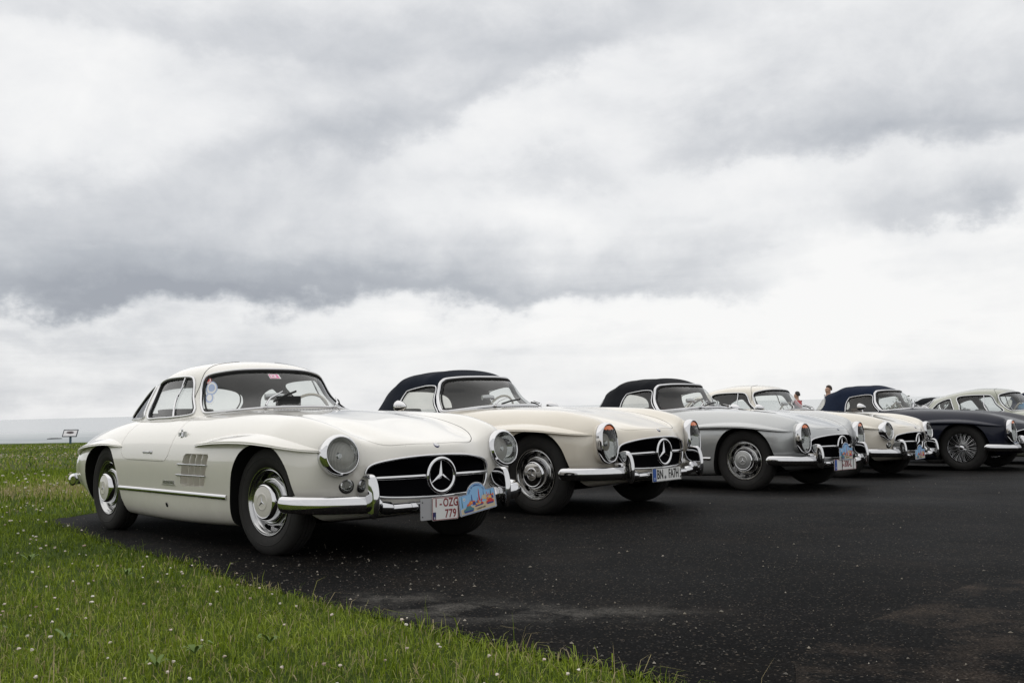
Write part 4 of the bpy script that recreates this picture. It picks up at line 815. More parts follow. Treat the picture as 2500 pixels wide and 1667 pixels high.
# ---------------------------------------------------------------- assemble one car
def make_car(kind, pose, paint, label, canvas_m=None, leather=None, steer=0.0, wire=False, hubpaint=None, group='classic sports cars parked in a row', full=True):
    gull = kind == 'coupe'; X, Y, yw, z, ro, pi_ = pose
    car = empty('vintage_coupe' if gull else 'vintage_roadster', (X, Y, z), (ro, pi_, yw)); tag(car, label, 'car', group)
    body = place('body', BODY_G if gull else BODY_R, car)
    for i, ms in enumerate(body.material_slots):
        if ms.material and ms.material.name == 'paint_white': ms.link = 'OBJECT'; ms.material = paint
        if leather and ms.material and ms.material.name == 'dark_leather': ms.link = 'OBJECT'; ms.material = leather
    def paintall(o, src=P_WHITE, dst=None):
        for ms in o.material_slots:
            if ms.material == src: ms.link = 'OBJECT'; ms.material = dst or paint
        return o
    paintall(place('hood', HOODM, car))
    for me, s in zip(DOORS, (1, -1)):
        d = paintall(place('door', me, car)); place('door_handle', MESH['door_handle' + ('' if s > 0 else '_R')], d)
    for s in ('', '_R'):
        for k in ('flare_f', 'flare_r'): place('wheel_arch_flare', MESH[k + s], car, {0: paint})
        v = place('side_vent', MESH['vent_bar' + s], car)
        for q in (1, 2, 3): place('vent_fin', MESH['fin%d%s' % (q, s)], v, {0: paint})
        place('jacking_hole', MESH['jack' + s], car)
    for s in (1, -1): o = place('sill_trim', MESH['sill'], car); o.scale = (1, s, 1)
    # cabin
    if gull:
        paintall(place('roof', ROOF_G, car)); ws = place('windscreen', MESH['Gws'], car); place('windscreen_frame', MESH['Gwsframe'], ws); [setattr(place('roof_seam', MESH['Gseam'], car), 'scale', (1, s, 1)) for s in (1, -1)]
        for s in ('', '_R'):
            o = place('side_window', MESH['Gdoor' + s], car); place('window_frame', MESH['Gdoorframe' + s], o); place('window_divider', MESH['Gdiv' + s], o)
            o = place('quarter_window', MESH['Gqtr' + s], car); place('window_frame', MESH['Gqtrframe' + s], o)
        o = place('rear_window', MESH['Grear'], car); place('window_frame', MESH['Grearframe'], o)
    else:
        st_ = paintall(place('soft_top', TOP_R, car), CAN_NAVY, canvas_m)
        ws = place('windscreen', MESH['Rws'], car); place('windscreen_frame', MESH['Rwsframe'], ws); place('windscreen_frame', MESH['Rws2'], ws)
        for s in ('', '_R'):
            o = place('side_window', MESH['Rdoor' + s], car); place('window_frame', MESH['Rdoorframe' + s], o)
        o = place('rear_window', MESH['Rrear'], st_, {0: PERSPEX})
    place('wiper', MESH['wiper%s_R' % ('G' if gull else 'R')], car); place('wiper', MESH['wiper%s_L' % ('G' if gull else 'R')], car); place('cowl_grille', MESH['cowl_grille'], car)
    place('dashboard', MESH['dash'], car, {0: leather or LEATHER}); place('steering_wheel', MESH['steering'], car); place('interior_mirror', MESH['inner_mirror'], car)
    for s in (1, -1): o = place('seat', MESH['seat'], car, {0: leather or LEATHER}, (0, .36 * s, 0))
    # lamps
    for s in (1, -1):
        if gull:
            hl = empty('headlight', hl_pos(.628 * s), (0, 0, R(2) * s), car); place('bezel', MESH['hl_bezel'], hl); place('fairing', MESH['hl_fairing'], hl, {0: paint}); place('lens', MESH['hl_lens'], hl); place('reflector', MESH['hl_refl'], hl)
            fl = empty('fog_light', (xfront(.578 * s, .438) - .004, .578 * s, .438), (0, 0, R(18) * s), car); place('ring', MESH['fog_ring'], fl); place('lens', MESH['fog_lens'], fl)
        else:
            hl = empty('headlight', (.662, .618 * s, .572), (0, 0, R(4) * s), car); place('bezel', MESH['ov_bezel'], hl); place('fairing', MESH['ov_fairing'], hl, {0: paint}); place('lens', MESH['ov_lens'], hl); place('reflector', MESH['ov_refl'], hl); place('turn_signal', MESH['ov_amber'], hl)
    g = place('grille', MESH['grille_panel'], car); place('grille_frame', MESH['grille_frame'], g); [setattr(place('grille_bar', MESH['grille_bar'], g), 'scale', (1, s, 1)) for s in (1, -1)]; place('star_ring', MESH['star_ring'], g); place('star', MESH['star'], g)
    place('nose_emblem', MESH['nose_emblem'], car, None, (xfront(0, .655) - .004, 0, .655))
    fb = place('front_bumper', MESH['front_bumper'], car)
    for s in (1, -1): place('overrider', MESH['overrider'], fb, None, (0, .505 * s, 0))
    place('rear_bumper', MESH['rear_bumper'], car)
    # wheels
    for x, yy in ((0, .6925), (-2.4, .752)):
        for s in (1, -1):
            wv = empty('wheel', (x, yy * s, .332), (0, 0, (0 if s > 0 else PI) + (steer if x == 0 else 0)), car); spin = R(rng.uniform(0, 360)) if not wire else R(0)
            place('tyre', MESH['tyre'], wv)
            if wire:
                place('rim', MESH['wire_rim'], wv); place('spokes', MESH['spokes'], wv); place('hub_nut', MESH['spinner'], wv)
            else:
                place('rim', MESH['rim'], wv, None, None, (0, spin, 0)); place('hubcap', MESH['hubcap'], wv); place('hubcap_disc', MESH['hubdisc'], wv, {0: hubpaint or CHROME})
                place('hubcap_star', MESH['hubstar'], wv, None, (0, .1155, 0), (0, 0 if x else R(8), 0))
    return car, ws

ROW = 'classic sports cars parked in a row'
C1, WS1 = make_car('coupe', CARS[0], P_WHITE, 'white coupe at the grass edge, red and white plate under its grille', steer=R(6), hubpaint=P_WHITE)
C2, WS2 = make_car('roadster', CARS[1], P_IVORY, 'ivory roadster, navy soft top up, plate with blue band at its left edge', CAN_NAVY, LEATHER)
C3, WS3 = make_car('roadster', CARS[2], P_SILVER, 'silver roadster, black soft top up and red interior', CAN_BLACK, REDLEATHER, steer=R(5), hubpaint=P_SILVER)
C4, WS4 = make_car('coupe', CARS[3], P_CREAM, 'cream coupe between the silver roadster and the navy roadster', hubpaint=P_CREAM)
C5, WS5 = make_car('roadster', CARS[4], P_NAVY, 'navy roadster with wire wheels, blue soft top up', CAN_BLUE, TANLEATHER, wire=True)
C6, WS6 = make_car('coupe', CARS[5], P_SAGE, 'sage green coupe behind the navy roadster', hubpaint=P_SAGE)
C7, WS7 = make_car('roadster', (12.45, 20.6, -0.75, 0, 0, 0), P_GREYCAR, 'dark roadster beyond the sage coupe, only its dark soft top in view', CAN_BLUE, LEATHER)
C8, WS8 = make_car('roadster', (12.92, 27.5, -0.85, 0, 0, 0), P_GREYCAR, 'dark soft top roadster far behind, between the navy roadster and sage coupe', CAN_BLACK, LEATHER, group='classic sports cars parked farther back')

# ---- what only single cars carry
# white coupe: plate on a grey backing, rally plaque, side badges, windscreen stickers
bk = MB(); plate_prism(bk, rounded(.30, .128, .008), .752, .757, -.165, .212, 0)
for z_ in (.232, .318):
    bk.lathe([(0, .004), (.003, .0035), (.004, .0005)], 10, org=(.757, -.150, z_), ax=(1, 0, 0), mat=1)
place('plate_holder', bk.mesh('plate_holder', [PL_GREY, PL_BLACK], smooth=False, weld=False), C1)
p1 = plate_base(C1, .200, .138, -.082, .205, .764, PL_RED)
lettering(p1, '1', .070, PL_RED, .765, -.053, .307, (.78, 1), bold=.0012); lettering(p1, '-', .07, PL_RED, .765, -.018, .305, (.8, 1), bold=.0012); lettering(p1, 'OZG', .070, PL_RED, .765, .059, .307, (.74, 1), spacing=1.05, bold=.0012); lettering(p1, '779', .070, PL_RED, .765, .058, .240, (.80, 1), spacing=1.08, bold=.0012)
m = MB(); m.box((.7645, -.066, .233), (.001, .022, .044), 0); place('country_band', m.mesh('band', [PL_NAVY], smooth=False), p1); lettering(p1, 'B', .018, WHITEPL, .7652, -.066, .219)
q1 = rally_plaque(C1, (.770, .131, .212), R(8.6)); rally_text(q1)
cb = MB().tube([(.765, .40, .375), (.75, .385, .40), (.745, .40, .41), (.74, .42, .39), (.70, .45, .43)], .0025, n=6); place('plaque_wire', cb.mesh('wire', [BLACK]), q1).matrix_parent_inverse = q1.matrix_local.inverted()
cl = place('club_badge', MESH['club_badge'], C1)
yb = yside(-1.21, .41)
sb = place('maker_badge', text_mesh('MERCEDES BENZ', .030, STEEL, .002, (.80, 1.0), bold=.0008), C1, None, (-1.212, -yb - .003, .413), (PI / 2, 0, R(.4)))
m = MB(); m.box((-1.212, -yb - .003, .396), (.215, .004, .004), 0); place('badge_bar', m.mesh('bar', [STEEL], smooth=False), C1)
def sticker(c_, rt_, rk, mats, shape='round', inner=True):
    m = MB(); cab = GC
    def disc(f, d, mat):
        n = 28 if shape == 'round' else 4; A = np.array([(math.cos(a), math.sin(a)) for a in np.linspace(0, 2 * PI, n + 1)[:-1] + (0 if shape == 'round' else PI / 4)]) * (1 if shape == 'round' else 1.41)
        ring = cab.off(c_[0] + A[:, 0] * rt_ * f, c_[1] + A[:, 1] * rk * f, d); m.fan(list(ring), cab.off(np.array([c_[0]]), np.array([c_[1]]), d)[0], mat)
    disc(1, -.0075, 0)
    if inner:
        disc(.82, -.0066, 1); disc(.55, -.0058, 2)
        if shape != 'round': disc(.28, -.0050, 1)
    return place('sticker', m.mesh('sticker', mats, weld=False), WS1)
sticker((-.630, 3.62), .036, .34, [STRED, WHITEPL, STRED]); sticker((-.590, 2.90), .058, .62, [STBLUE, WHITEPL, STBLUE]); sticker((-.602, 2.08), .042, .46, [WHITEPL, STBLUE, WHITEPL]); sticker((-.018, 4.02), .024, .26, [WHITEPL, PINK, WHITEPL], 'square')
m = MB(); m.box((-1.04, -.02, .945), (.07, .17, .115), 0); place('dashboard_camera', m.mesh('device', [BLACK], smooth=False), C1)
# ivory roadster
p2 = plate_base(C2, .42, .110, -.200, .238, .766, PL_BLACK)
m = MB(); m.box((.7665, -.172, .293), (.001, .050, .100), 0); place('country_band', m.mesh('band', [PL_BLUE], smooth=False), p2); lettering(p2, 'D', .026, WHITEPL, .7674, -.172, .263)
lettering(p2, 'BN', .104, PL_BLACK, .767, -.093, .293, (.66, 1.0), bold=.002); lettering(p2, 'FA7H', .104, PL_BLACK, .767, .105, .293, (.62, 1.0), bold=.002)
m = MB(); m.lathe([(0, .017), (.001, .016), (.0012, .0005)], 20, org=(.766, -.018, .270), ax=(1, 0, 0), mat=0); m.lathe([(.0014, .009), (.0016, .0005)], 16, org=(.766, -.018, .270), ax=(1, 0, 0), mat=1)
for zz in (.322, .315): m.box((.7668, .205, zz), (.001, .012, .002), 1)
m.box((.7668, .205, .290), (.001, .012, .003), 1); m.box((.7668, .205, .262), (.001, .010, .016), 1)
place('registration_seal', m.mesh('seal', [PL_GREY, PL_BLACK], smooth=False, weld=False), p2)
for s, px_ in ((-1, (-1.575, -.79)), (1, (-1.06, .775))):
    place('door_mirror', MESH['bullet_mirror'], C2, None, (px_[0], px_[1], .942 if s < 0 else .905))
# silver roadster
p3 = plate_base(C3, .49, .118, -.215, .216, .766, PL_RED)
m = MB(); m.box((.7665, -.182, .275), (.001, .050, .108), 0); place('country_band', m.mesh('band', [PL_BLUE], smooth=False), p3); lettering(p3, 'B', .024, WHITEPL, .7674, -.182, .245)
lettering(p3, 'S-300-L', .098, PL_RED, .767, .060, .277, (.74, 1.0), bold=.0015)
q3 = rally_plaque(C3, (.778, -.118, .326), 0); rally_text(q3); m = MB()
for y_ in (-.07, .19): m.tube([(.781, y_, .21), (.781, y_, .41)], .003, n=6)
place('plaque_strap', m.mesh('strap', [BLACK]), C3)
place('door_mirror', MESH['bullet_mirror'], C3, None, (-1.06, .775, .905))
# cream coupe
q4 = rally_plaque(C4, (.778, -.190, .240), R(2)); rally_text(q4)
place('door_mirror', MESH['bullet_mirror'], C4, None, (-1.15, -.76, .935))
for cc in (C5,): place('door_mirror', MESH['bullet_mirror'], cc, None, (-1.06, .775, .905)); place('door_mirror', MESH['bullet_mirror'], cc, None, (-1.45, -.79, .940))
m = MB().ball((0, 0, 0), (.10, .06, .09), 8); place('blue_bag', m.mesh('bag', [pmat('bag_blue', (.02, .22, .42), .6)]), C6, None, (-1.15, -.1, .93))

# ================================================================ PEOPLE beyond the cars
SKIN = pmat('skin', (0.50, 0.30, 0.22), 0.55); HAIR = pmat('brown_hair', (0.030, 0.018, 0.012), 0.6); HAIR2 = pmat('dark_hair', (0.022, 0.015, 0.012), 0.6)
REDSHIRT = pmat('red_cotton', (0.52, 0.09, 0.10), 0.85); WHITESHIRT = pmat('pale_cotton', (0.62, 0.64, 0.70), 0.85); JEANS = pmat('blue_denim', (0.04, 0.06, 0.11), 0.9); CHINO = pmat('beige_cotton', (0.30, 0.25, 0.18), 0.9); SHOE = pmat('dark_shoe', (0.02, 0.02, 0.02), 0.6)
def skinned(name, verts, edges, radii, mat, parent, level=2, root=0):
    me = bpy.data.meshes.new(name); me.from_pydata([v for v in verts], edges, []); o = bpy.data.objects.new('tmp_skin', me); COL.objects.link(o)
    o.modifiers.new('s', 'SKIN'); sv = me.skin_vertices[0].data
    for i, r in enumerate(radii): sv[i].radius = r if isinstance(r, tuple) else (r, r)
    sv[root].use_root = True
    sb_ = o.modifiers.new('d', 'SUBSURF'); sb_.levels = level; sb_.render_levels = level; bpy.context.view_layer.update()
    m = bpy.data.meshes.new_from_object(o.evaluated_get(bpy.context.evaluated_depsgraph_get())); bpy.data.objects.remove(o); m.materials.clear(); m.materials.append(mat); finish(m, True, 180); return place(name, m, parent)
def person(loc, yaw, H_, shirt, trouser, hair, label):
    k = H_ / 1.75; root = empty('person', loc, (0, 0, yaw)); tag(root, label, 'person')
    J = []; Ed = []; Rd = []
    def j(x, y, z, r, par=None):
        J.append((x * k, y * k, z * k)); Rd.append(tuple(q * k for q in r) if isinstance(r, tuple) else r * k)
        if par is not None: Ed.append((par, len(J) - 1))
        return len(J) - 1
    pel = j(0, 0, .95, .13); ab = j(0, 0, 1.10, .12, pel); ch = j(0, 0, 1.30, .13, ab); sh = j(0, 0, 1.43, .085, ch); nk = j(.01, 0, 1.51, .055, sh); hd = j(.025, 0, 1.60, .080, nk); hc = j(.012, 0, 1.67, .092, hd); tp = j(0, 0, 1.715, .060, hc)
    j(.105, 0, 1.615, .016, hd)
    for s in (1, -1):
        a = j(-.01, .17 * s, 1.40, .058, sh); e = j(-.03, .235 * s, 1.13, .043, a); wr = j(.06, .24 * s, .90, .030, e); pm = j(.09, .235 * s, .82, .030, wr)
        for q in range(4): f1 = j(.075 + .022 * q, .235 * s, .765 - .002 * abs(q - 1.5), .0095, pm); j(.080 + .022 * q, .225 * s, .725 + .006 * abs(q - 1.2), .0075, f1)
        th = j(.125, .225 * s, .80, .010, pm); j(.138, .22 * s, .765, .008, th)
        hp = j(0, .095 * s, .88, .095, pel); kn = j(.015, .10 * s, .48, .062, hp); an = j(-.02, .10 * s, .09, .042, kn); j(.12, .115 * s, .045, .034, an)
        j(.0, .088 * s, 1.62, .016, hc)
    skinned('body', J, Ed, Rd, SKIN, root)
    V = [(0, 0, .90), (0, 0, 1.10), (0, 0, 1.30), (0, 0, 1.435)]; E_ = [(0, 1), (1, 2), (2, 3)]; r_ = [.145, .135, .145, .095]
    for s in (1, -1): n = len(V); V += [(-.01, .17 * s, 1.405), (-.03, .215 * s, 1.20)]; E_ += [(3, n), (n, n + 1)]; r_ += [.072, .062]
    skinned('shirt', [tuple(c * k for c in v) for v in V], E_, [q * k for q in r_], shirt, root)
    V = [(0, 0, .95)]; E_ = []; r_ = [.14]
    for s in (1, -1): n = len(V); V += [(0, .095 * s, .86), (.015, .10 * s, .48), (-.02, .10 * s, .10)]; E_ += [(0, n), (n, n + 1), (n + 1, n + 2)]; r_ += [.108, .078, .062]
    skinned('trousers', [tuple(c * k for c in v) for v in V], E_, [q * k for q in r_], trouser, root)
    for s in (1, -1): skinned('shoe', [tuple(c * k for c in v) for v in ((-.05, .10 * s, .045), (.04, .105 * s, .05), (.15, .118 * s, .04))], [(0, 1), (1, 2)], [.045 * k, .048 * k, .04 * k], SHOE, root, 2)
    m = MB(); rows = []
    for i in range(9):
        a = PI * .62 * i / 8; rows.append([((-.010 + .104 * math.sin(a) * math.cos(b) * (1 if math.cos(b) < 0 else max(.35, 1 - .5 * (i / 8) ** 2))) * k, .094 * math.sin(a) * math.sin(b) * k, (1.672 + .108 * math.cos(a) + (.075 * math.cos(b) * (i - 3) / 5 if i > 3 else 0) * (1 if math.cos(b) > 0 else .3)) * k) for b in np.linspace(0, 2 * PI, 21)[:-1]])
    m.grid(rows, False, True); m.fan(rows[0]); place('hair', m.mesh('hair', [hair]), root)
    m = MB()
    for s in (1, -1): m.ball((.098 * k, .034 * s * k, 1.635 * k), .010 * k, 5)
    place('eyes', m.mesh('eyes', [PL_BLACK]), root)
    m = MB().tube([(.102 * k, -.022 * k, 1.565 * k), (.108 * k, 0, 1.564 * k), (.102 * k, .022 * k, 1.565 * k)], .006 * k, n=6); place('mouth', m.mesh('mouth', [pmat('lips', (.35, .13, .11), .5)]), root)
    return root
def at(px, py, depth):      # a point in the place, from where the photograph (2500 wide) shows it and how far off it stands
    u, v = (px - 1250) / 2515, (833.5 - py) / 2515; d = fw + cx * u + cy * v; return Vector((0, 0, CAM_H)) + d * (depth / d.y)
a = at(2023, 949, 31); person((a.x, a.y, 0), R(195), 1.72, WHITESHIRT, JEANS, HAIR, 'man with short dark hair in pale collar, head above the blue soft top')
a = at(1946, 963, 33); person((a.x, a.y, 0), R(140), 1.60, REDSHIRT, CHINO, HAIR2, 'person in red shirt with dark hair, seen beside the cream coupe screen')

# ================================================================ INFORMATION PANEL on the cliff edge, caisson in the sea, shrub
SIGNBLUE = pmat('sign_blue', (0.035, 0.085, 0.13), 0.45); SIGNFR = pmat('sign_frame', (0.045, 0.055, 0.07), 0.4)
PRINT = pmat('panel_print', (0.7, 0.7, 0.7), 0.35); t = NT(PRINT.node_tree); b = t.n['Principled BSDF']; co = objcoord(t); s = t.new('ShaderNodeSeparateXYZ'); t.l.new(co, s.inputs[0])
ex = t.math('DIVIDE', s.outputs[0], 0.27); ey = t.math('DIVIDE', t.math('SUBTRACT', s.outputs[1], 0.035), 0.095); rr2 = t.math('ADD', t.math('MULTIPLY', ex, ex), t.math('MULTIPLY', ey, ey))
ink = t.math('MULTIPLY', t.math('SUBTRACT', t.math('ADD', t.noise(co, 5.5, 6, 0.7), 0.62), t.math('ADD', rr2, 0.35)), 3.0, clamp=True); up_ = t.math('GREATER_THAN', s.outputs[1], -0.075)
t.l.new(t.mix(t.math('MULTIPLY', ink, up_), (0.80, 0.78, 0.80, 1), (0.07, 0.05, 0.055, 1)), b.inputs['Base Color'])
p = at(171.7, 1079, 54.0); sg = empty('information_panel', (p.x, p.y, 0), (0, 0, R(-6))); tag(sg, 'small information panel on a blue post at the lawn edge', 'sign')
m = MB(); m.box((0, 0, .20), (.085, .085, .44)); place('post', m.mesh('post', [SIGNBLUE], False), sg)
bd = empty('board', (0, -.02, .58), (R(62), 0, 0), sg); place('panel_face', MB().box((0, 0, .018), (.72, .34, .006)).mesh('face', [PRINT], False), bd)
fr = MB()
for c, d in (((0, .19, .01), (.80, .04, .04)), ((0, -.19, .01), (.80, .04, .04)), ((.38, 0, .01), (.04, .34, .04)), ((-.38, 0, .01), (.04, .34, .04)), ((0, 0, -.002), (.72, .34, .02))): fr.box(c, d)
place('panel_frame', fr.mesh('frame', [SIGNFR], False, weld=False), bd)
CONC = pmat('wet_concrete', (0.10, 0.10, 0.10), 0.9)
d = (at(133, 1072, 1) - Vector((0, 0, CAM_H))); dist = (-38.4 - CAM_H) / (d.z - .00923 * d.x - .0153 * d.y); q = Vector((0, 0, CAM_H)) + d * dist
m = MB(); m.prism([(-12, -2), (12, -2), (12, 1.6), (9, 2.2), (-3, 2.4), (-9, 1.8), (-12, 1.2)], -5, 5, 1)
tag(place('harbour_caisson', m.mesh('caisson', [CONC], False), None, None, q, (0, 0, R(-5))), 'low dark concrete caisson lying in the sea', 'breakwater')
LEAFM = pmat('shrub_leaf', (0.05, 0.075, 0.025), 0.7, 0, 0.2); BARK = pmat('shrub_bark', (0.07, 0.05, 0.035), 0.9)
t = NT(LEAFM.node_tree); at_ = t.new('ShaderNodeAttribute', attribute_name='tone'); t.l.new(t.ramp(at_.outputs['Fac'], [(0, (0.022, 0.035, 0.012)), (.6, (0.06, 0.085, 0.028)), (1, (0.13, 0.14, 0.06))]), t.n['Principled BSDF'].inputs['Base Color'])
def shrub(loc, w_, h, n, label):
    root = empty('shrub', loc); tag(root, label, 'shrub', 'shrubs at the far edge of the lawn'); m = MB()
    for i in range(14):
        a = 2 * PI * rng.random(); r = w_ * .42 * rng.random(); m.tube([(0, 0, 0), (r * .4 * math.cos(a), r * .4 * math.sin(a), h * .45), (r * math.cos(a), r * math.sin(a), h * (.7 + .3 * rng.random()))], [.03, .018, .006], n=5)
    place('branches', m.mesh('branches', [BARK], weld=False), root)
    C_ = rng.normal(0, 1, (46, 3)) * [w_ * .24, w_ * .20, h * .19] + [0, 0, h * .60]; V, F, T = [], [], []
    for i in range(n):
        c = C_[rng.integers(46)] + rng.normal(0, 1, 3) * [.11, .11, .10]; c[2] = max(c[2], .05); u = rng.normal(0, 1, 3); u /= np.linalg.norm(u); v = np.cross(u, rng.normal(0, 1, 3)); v /= np.linalg.norm(v); s_ = rng.uniform(.025, .055)
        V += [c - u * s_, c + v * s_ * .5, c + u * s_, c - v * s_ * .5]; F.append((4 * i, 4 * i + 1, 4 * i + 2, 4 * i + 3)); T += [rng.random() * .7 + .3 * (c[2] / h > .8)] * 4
    me = bpy.data.meshes.new('foliage'); me.from_pydata([tuple(q_) for q_ in V], [], F); me.materials.append(LEAFM); at2 = me.attributes.new('tone', 'FLOAT', 'POINT'); at2.data.foreach_set('value', T); me.update()
    place('foliage', me, root)
p = at(2204, 1014, 40); shrub((p.x, p.y, 0), 1.0, 1.38, 3200, 'green shrub showing between the navy roadster screen and the dark soft top')

# ================================================================ GRASS, CLOVER, GRIT
ta = np.array(TARMAC, float)
def scatter(n, r0, r1, a0, a1):
    r = np.sqrt(rng.uniform(r0 * r0, r1 * r1, n)); a = rng.uniform(a0, a1, n); return np.column_stack([r * np.sin(a), r * np.cos(a)])
def edge_dist(P):
    d = np.full(len(P), 1e9)
    for i in range(14):
        a, b = ta[i], ta[i + 1]; ab = b - a; t_ = np.clip(((P - a) @ ab) / (ab @ ab), 0, 1); d = np.minimum(d, np.linalg.norm(P - a - t_[:, None] * ab, axis=1))
    return d
def vnoise(P, sc, seed):
    r_ = np.random.default_rng(seed); out = np.zeros(len(P))
    for o in range(4):
        f = sc * 2 ** o; th = r_.uniform(0, 2 * PI, 5); ph = r_.uniform(0, 2 * PI, 5)
        for q in range(5): out += np.sin((P[:, 0] * np.cos(th[q]) + P[:, 1] * np.sin(th[q])) * f + ph[q]) / (1.6 ** o * 5)
    return out
def on_lawn(P, grow=0.0):
    m = ~inside(P, ta)
    if grow: m |= (edge_dist(P) < grow * (0.4 + 0.9 * rng.random(len(P)) ** 2) * (1 + vnoise(P, 5, 3)))
    return P[m]
GRASS = bpy.data.materials.new('grass_blade'); GRASS.use_nodes = True; t = NT(GRASS.node_tree); t.n.clear()
tn = t.new('ShaderNodeAttribute', attribute_name='tone').outputs['Fac']
gcol = t.ramp(tn, [(0.0, (0.032, 0.060, 0.003)), (0.35, (0.122, 0.182, 0.008)), (0.70, (0.250, 0.325, 0.020)), (0.88, (0.36, 0.42, 0.07)), (0.94, (0.34, 0.28, 0.13)), (1.0, (0.46, 0.38, 0.22))])
df = t.new('ShaderNodeBsdfDiffuse'); t.l.new(gcol, df.inputs[0]); tl = t.new('ShaderNodeBsdfTranslucent'); t.l.new(gcol, tl.inputs[0]); gs = t.new('ShaderNodeBsdfGlossy', i_Roughness=0.45, i_Color=(0.6, 0.62, 0.6, 1))
m1 = t.new('ShaderNodeMixShader', i_0=0.32); t.l.new(df.outputs[0], m1.inputs[1]); t.l.new(tl.outputs[0], m1.inputs[2]); m2 = t.new('ShaderNodeMixShader', i_0=0.035); t.l.new(m1.outputs[0], m2.inputs[1]); t.l.new(gs.outputs[0], m2.inputs[2])
oo = t.new('ShaderNodeOutputMaterial'); t.l.new(m2.outputs[0], oo.inputs[0])
bV, bF, bT = [], [], []
def blades(P, L, Wd, lean, dry=0.05, band=0.0):
    n = len(P); z = ground(P[:, 0], P[:, 1]) - .004; a = rng.uniform(0, 2 * PI, n); dirv_ = np.column_stack([np.cos(a), np.sin(a)]); side = np.column_stack([-np.sin(a + rng.normal(0, .5, n)), np.cos(a + rng.normal(0, .5, n))])
    patchy = vnoise(P, 1.3, 11); L = L * np.exp(rng.normal(0, .30, n)) * (1 + .30 * patchy + .25 * vnoise(P, 7, 33)); Wd = Wd * rng.uniform(.7, 1.3, n); ln = np.abs(rng.normal(0, lean, n)) + .05
    b0 = np.column_stack([P, z]); m_ = np.column_stack([P + dirv_ * (L * ln * .35)[:, None], z + L * .58]); tp_ = np.column_stack([P + dirv_ * (L * ln * 1.05)[:, None], z + L * np.clip(1 - ln * .45, .3, 1)])
    s3 = np.column_stack([side, np.zeros(n)]) * (Wd / 2)[:, None]; V = np.stack([b0 - s3, b0 + s3, m_ + s3 * .8, m_ - s3 * .8, tp_], 1).reshape(-1, 3)
    tone = np.clip(rng.normal(.43, .19, n) + .20 * patchy + .10 * vnoise(P, 6, 31), 0, .87); rr_ = np.hypot(P[:, 0], P[:, 1]); bnd = band * (np.exp(-((rr_ - 15.5 - .12 * P[:, 0]) / 1.6) ** 2) + .8 * np.exp(-((rr_ - 30) / 4.0) ** 2)) * np.clip(.75 + .8 * vnoise(P, .7, 9), 0, 1.3)
    tone = np.where(rng.random(n) < dry * np.clip(1 + 2.2 * vnoise(P, .55, 5), .1, 4) + bnd, rng.uniform(.90, 1, n), tone)
    bV.append(V); bT.append(np.repeat(tone, 5)); bF.append(n)
blades(on_lawn(scatter(125000, 2.4, 5.6, R(-62), R(48)), .02), .037, .0030, .95, .06); blades(on_lawn(scatter(115000, 5.6, 10.5, R(-55), R(20)), .05), .040, .0042, .9, .05)
blades(on_lawn(scatter(80000, 10.5, 22, R(-52), R(-8)), .06), .055, .009, .55, .06, .60); blades(on_lawn(scatter(70000, 22, 61, R(-50), R(10))), .065, .022, .6, .10, .45)
E_pts = scatter(40000, 2.6, 12, R(-52), R(22)); ed = edge_dist(E_pts); E_pts = E_pts[(ed < .06) & (rng.random(len(ed)) < .8)]; blades(E_pts, .060, .0038, 1.0, .20)
tall = on_lawn(scatter(1500, 2.6, 9, R(-52), R(22)), .05); blades(tall, .085, .0022, .5, .35)
V = np.concatenate(bV); T = np.concatenate(bT); n = len(V) // 5; base = np.arange(n) * 5
loops = np.stack([base, base + 1, base + 2, base + 3, base + 3, base + 2, base + 4], 1).reshape(-1)
me = bpy.data.meshes.new('grass'); me.vertices.add(len(V)); me.vertices.foreach_set('co', V.reshape(-1)); me.loops.add(len(loops)); me.loops.foreach_set('vertex_index', loops)
me.polygons.add(2 * n); me.polygons.foreach_set('loop_start', np.stack([np.arange(n) * 7, np.arange(n) * 7 + 4], 1).reshape(-1)); me.update(calc_edges=True); me.materials.append(GRASS)
me.attributes.new('tone', 'FLOAT', 'POINT').data.foreach_set('value', T); tag(place('grass', me), kind='stuff')
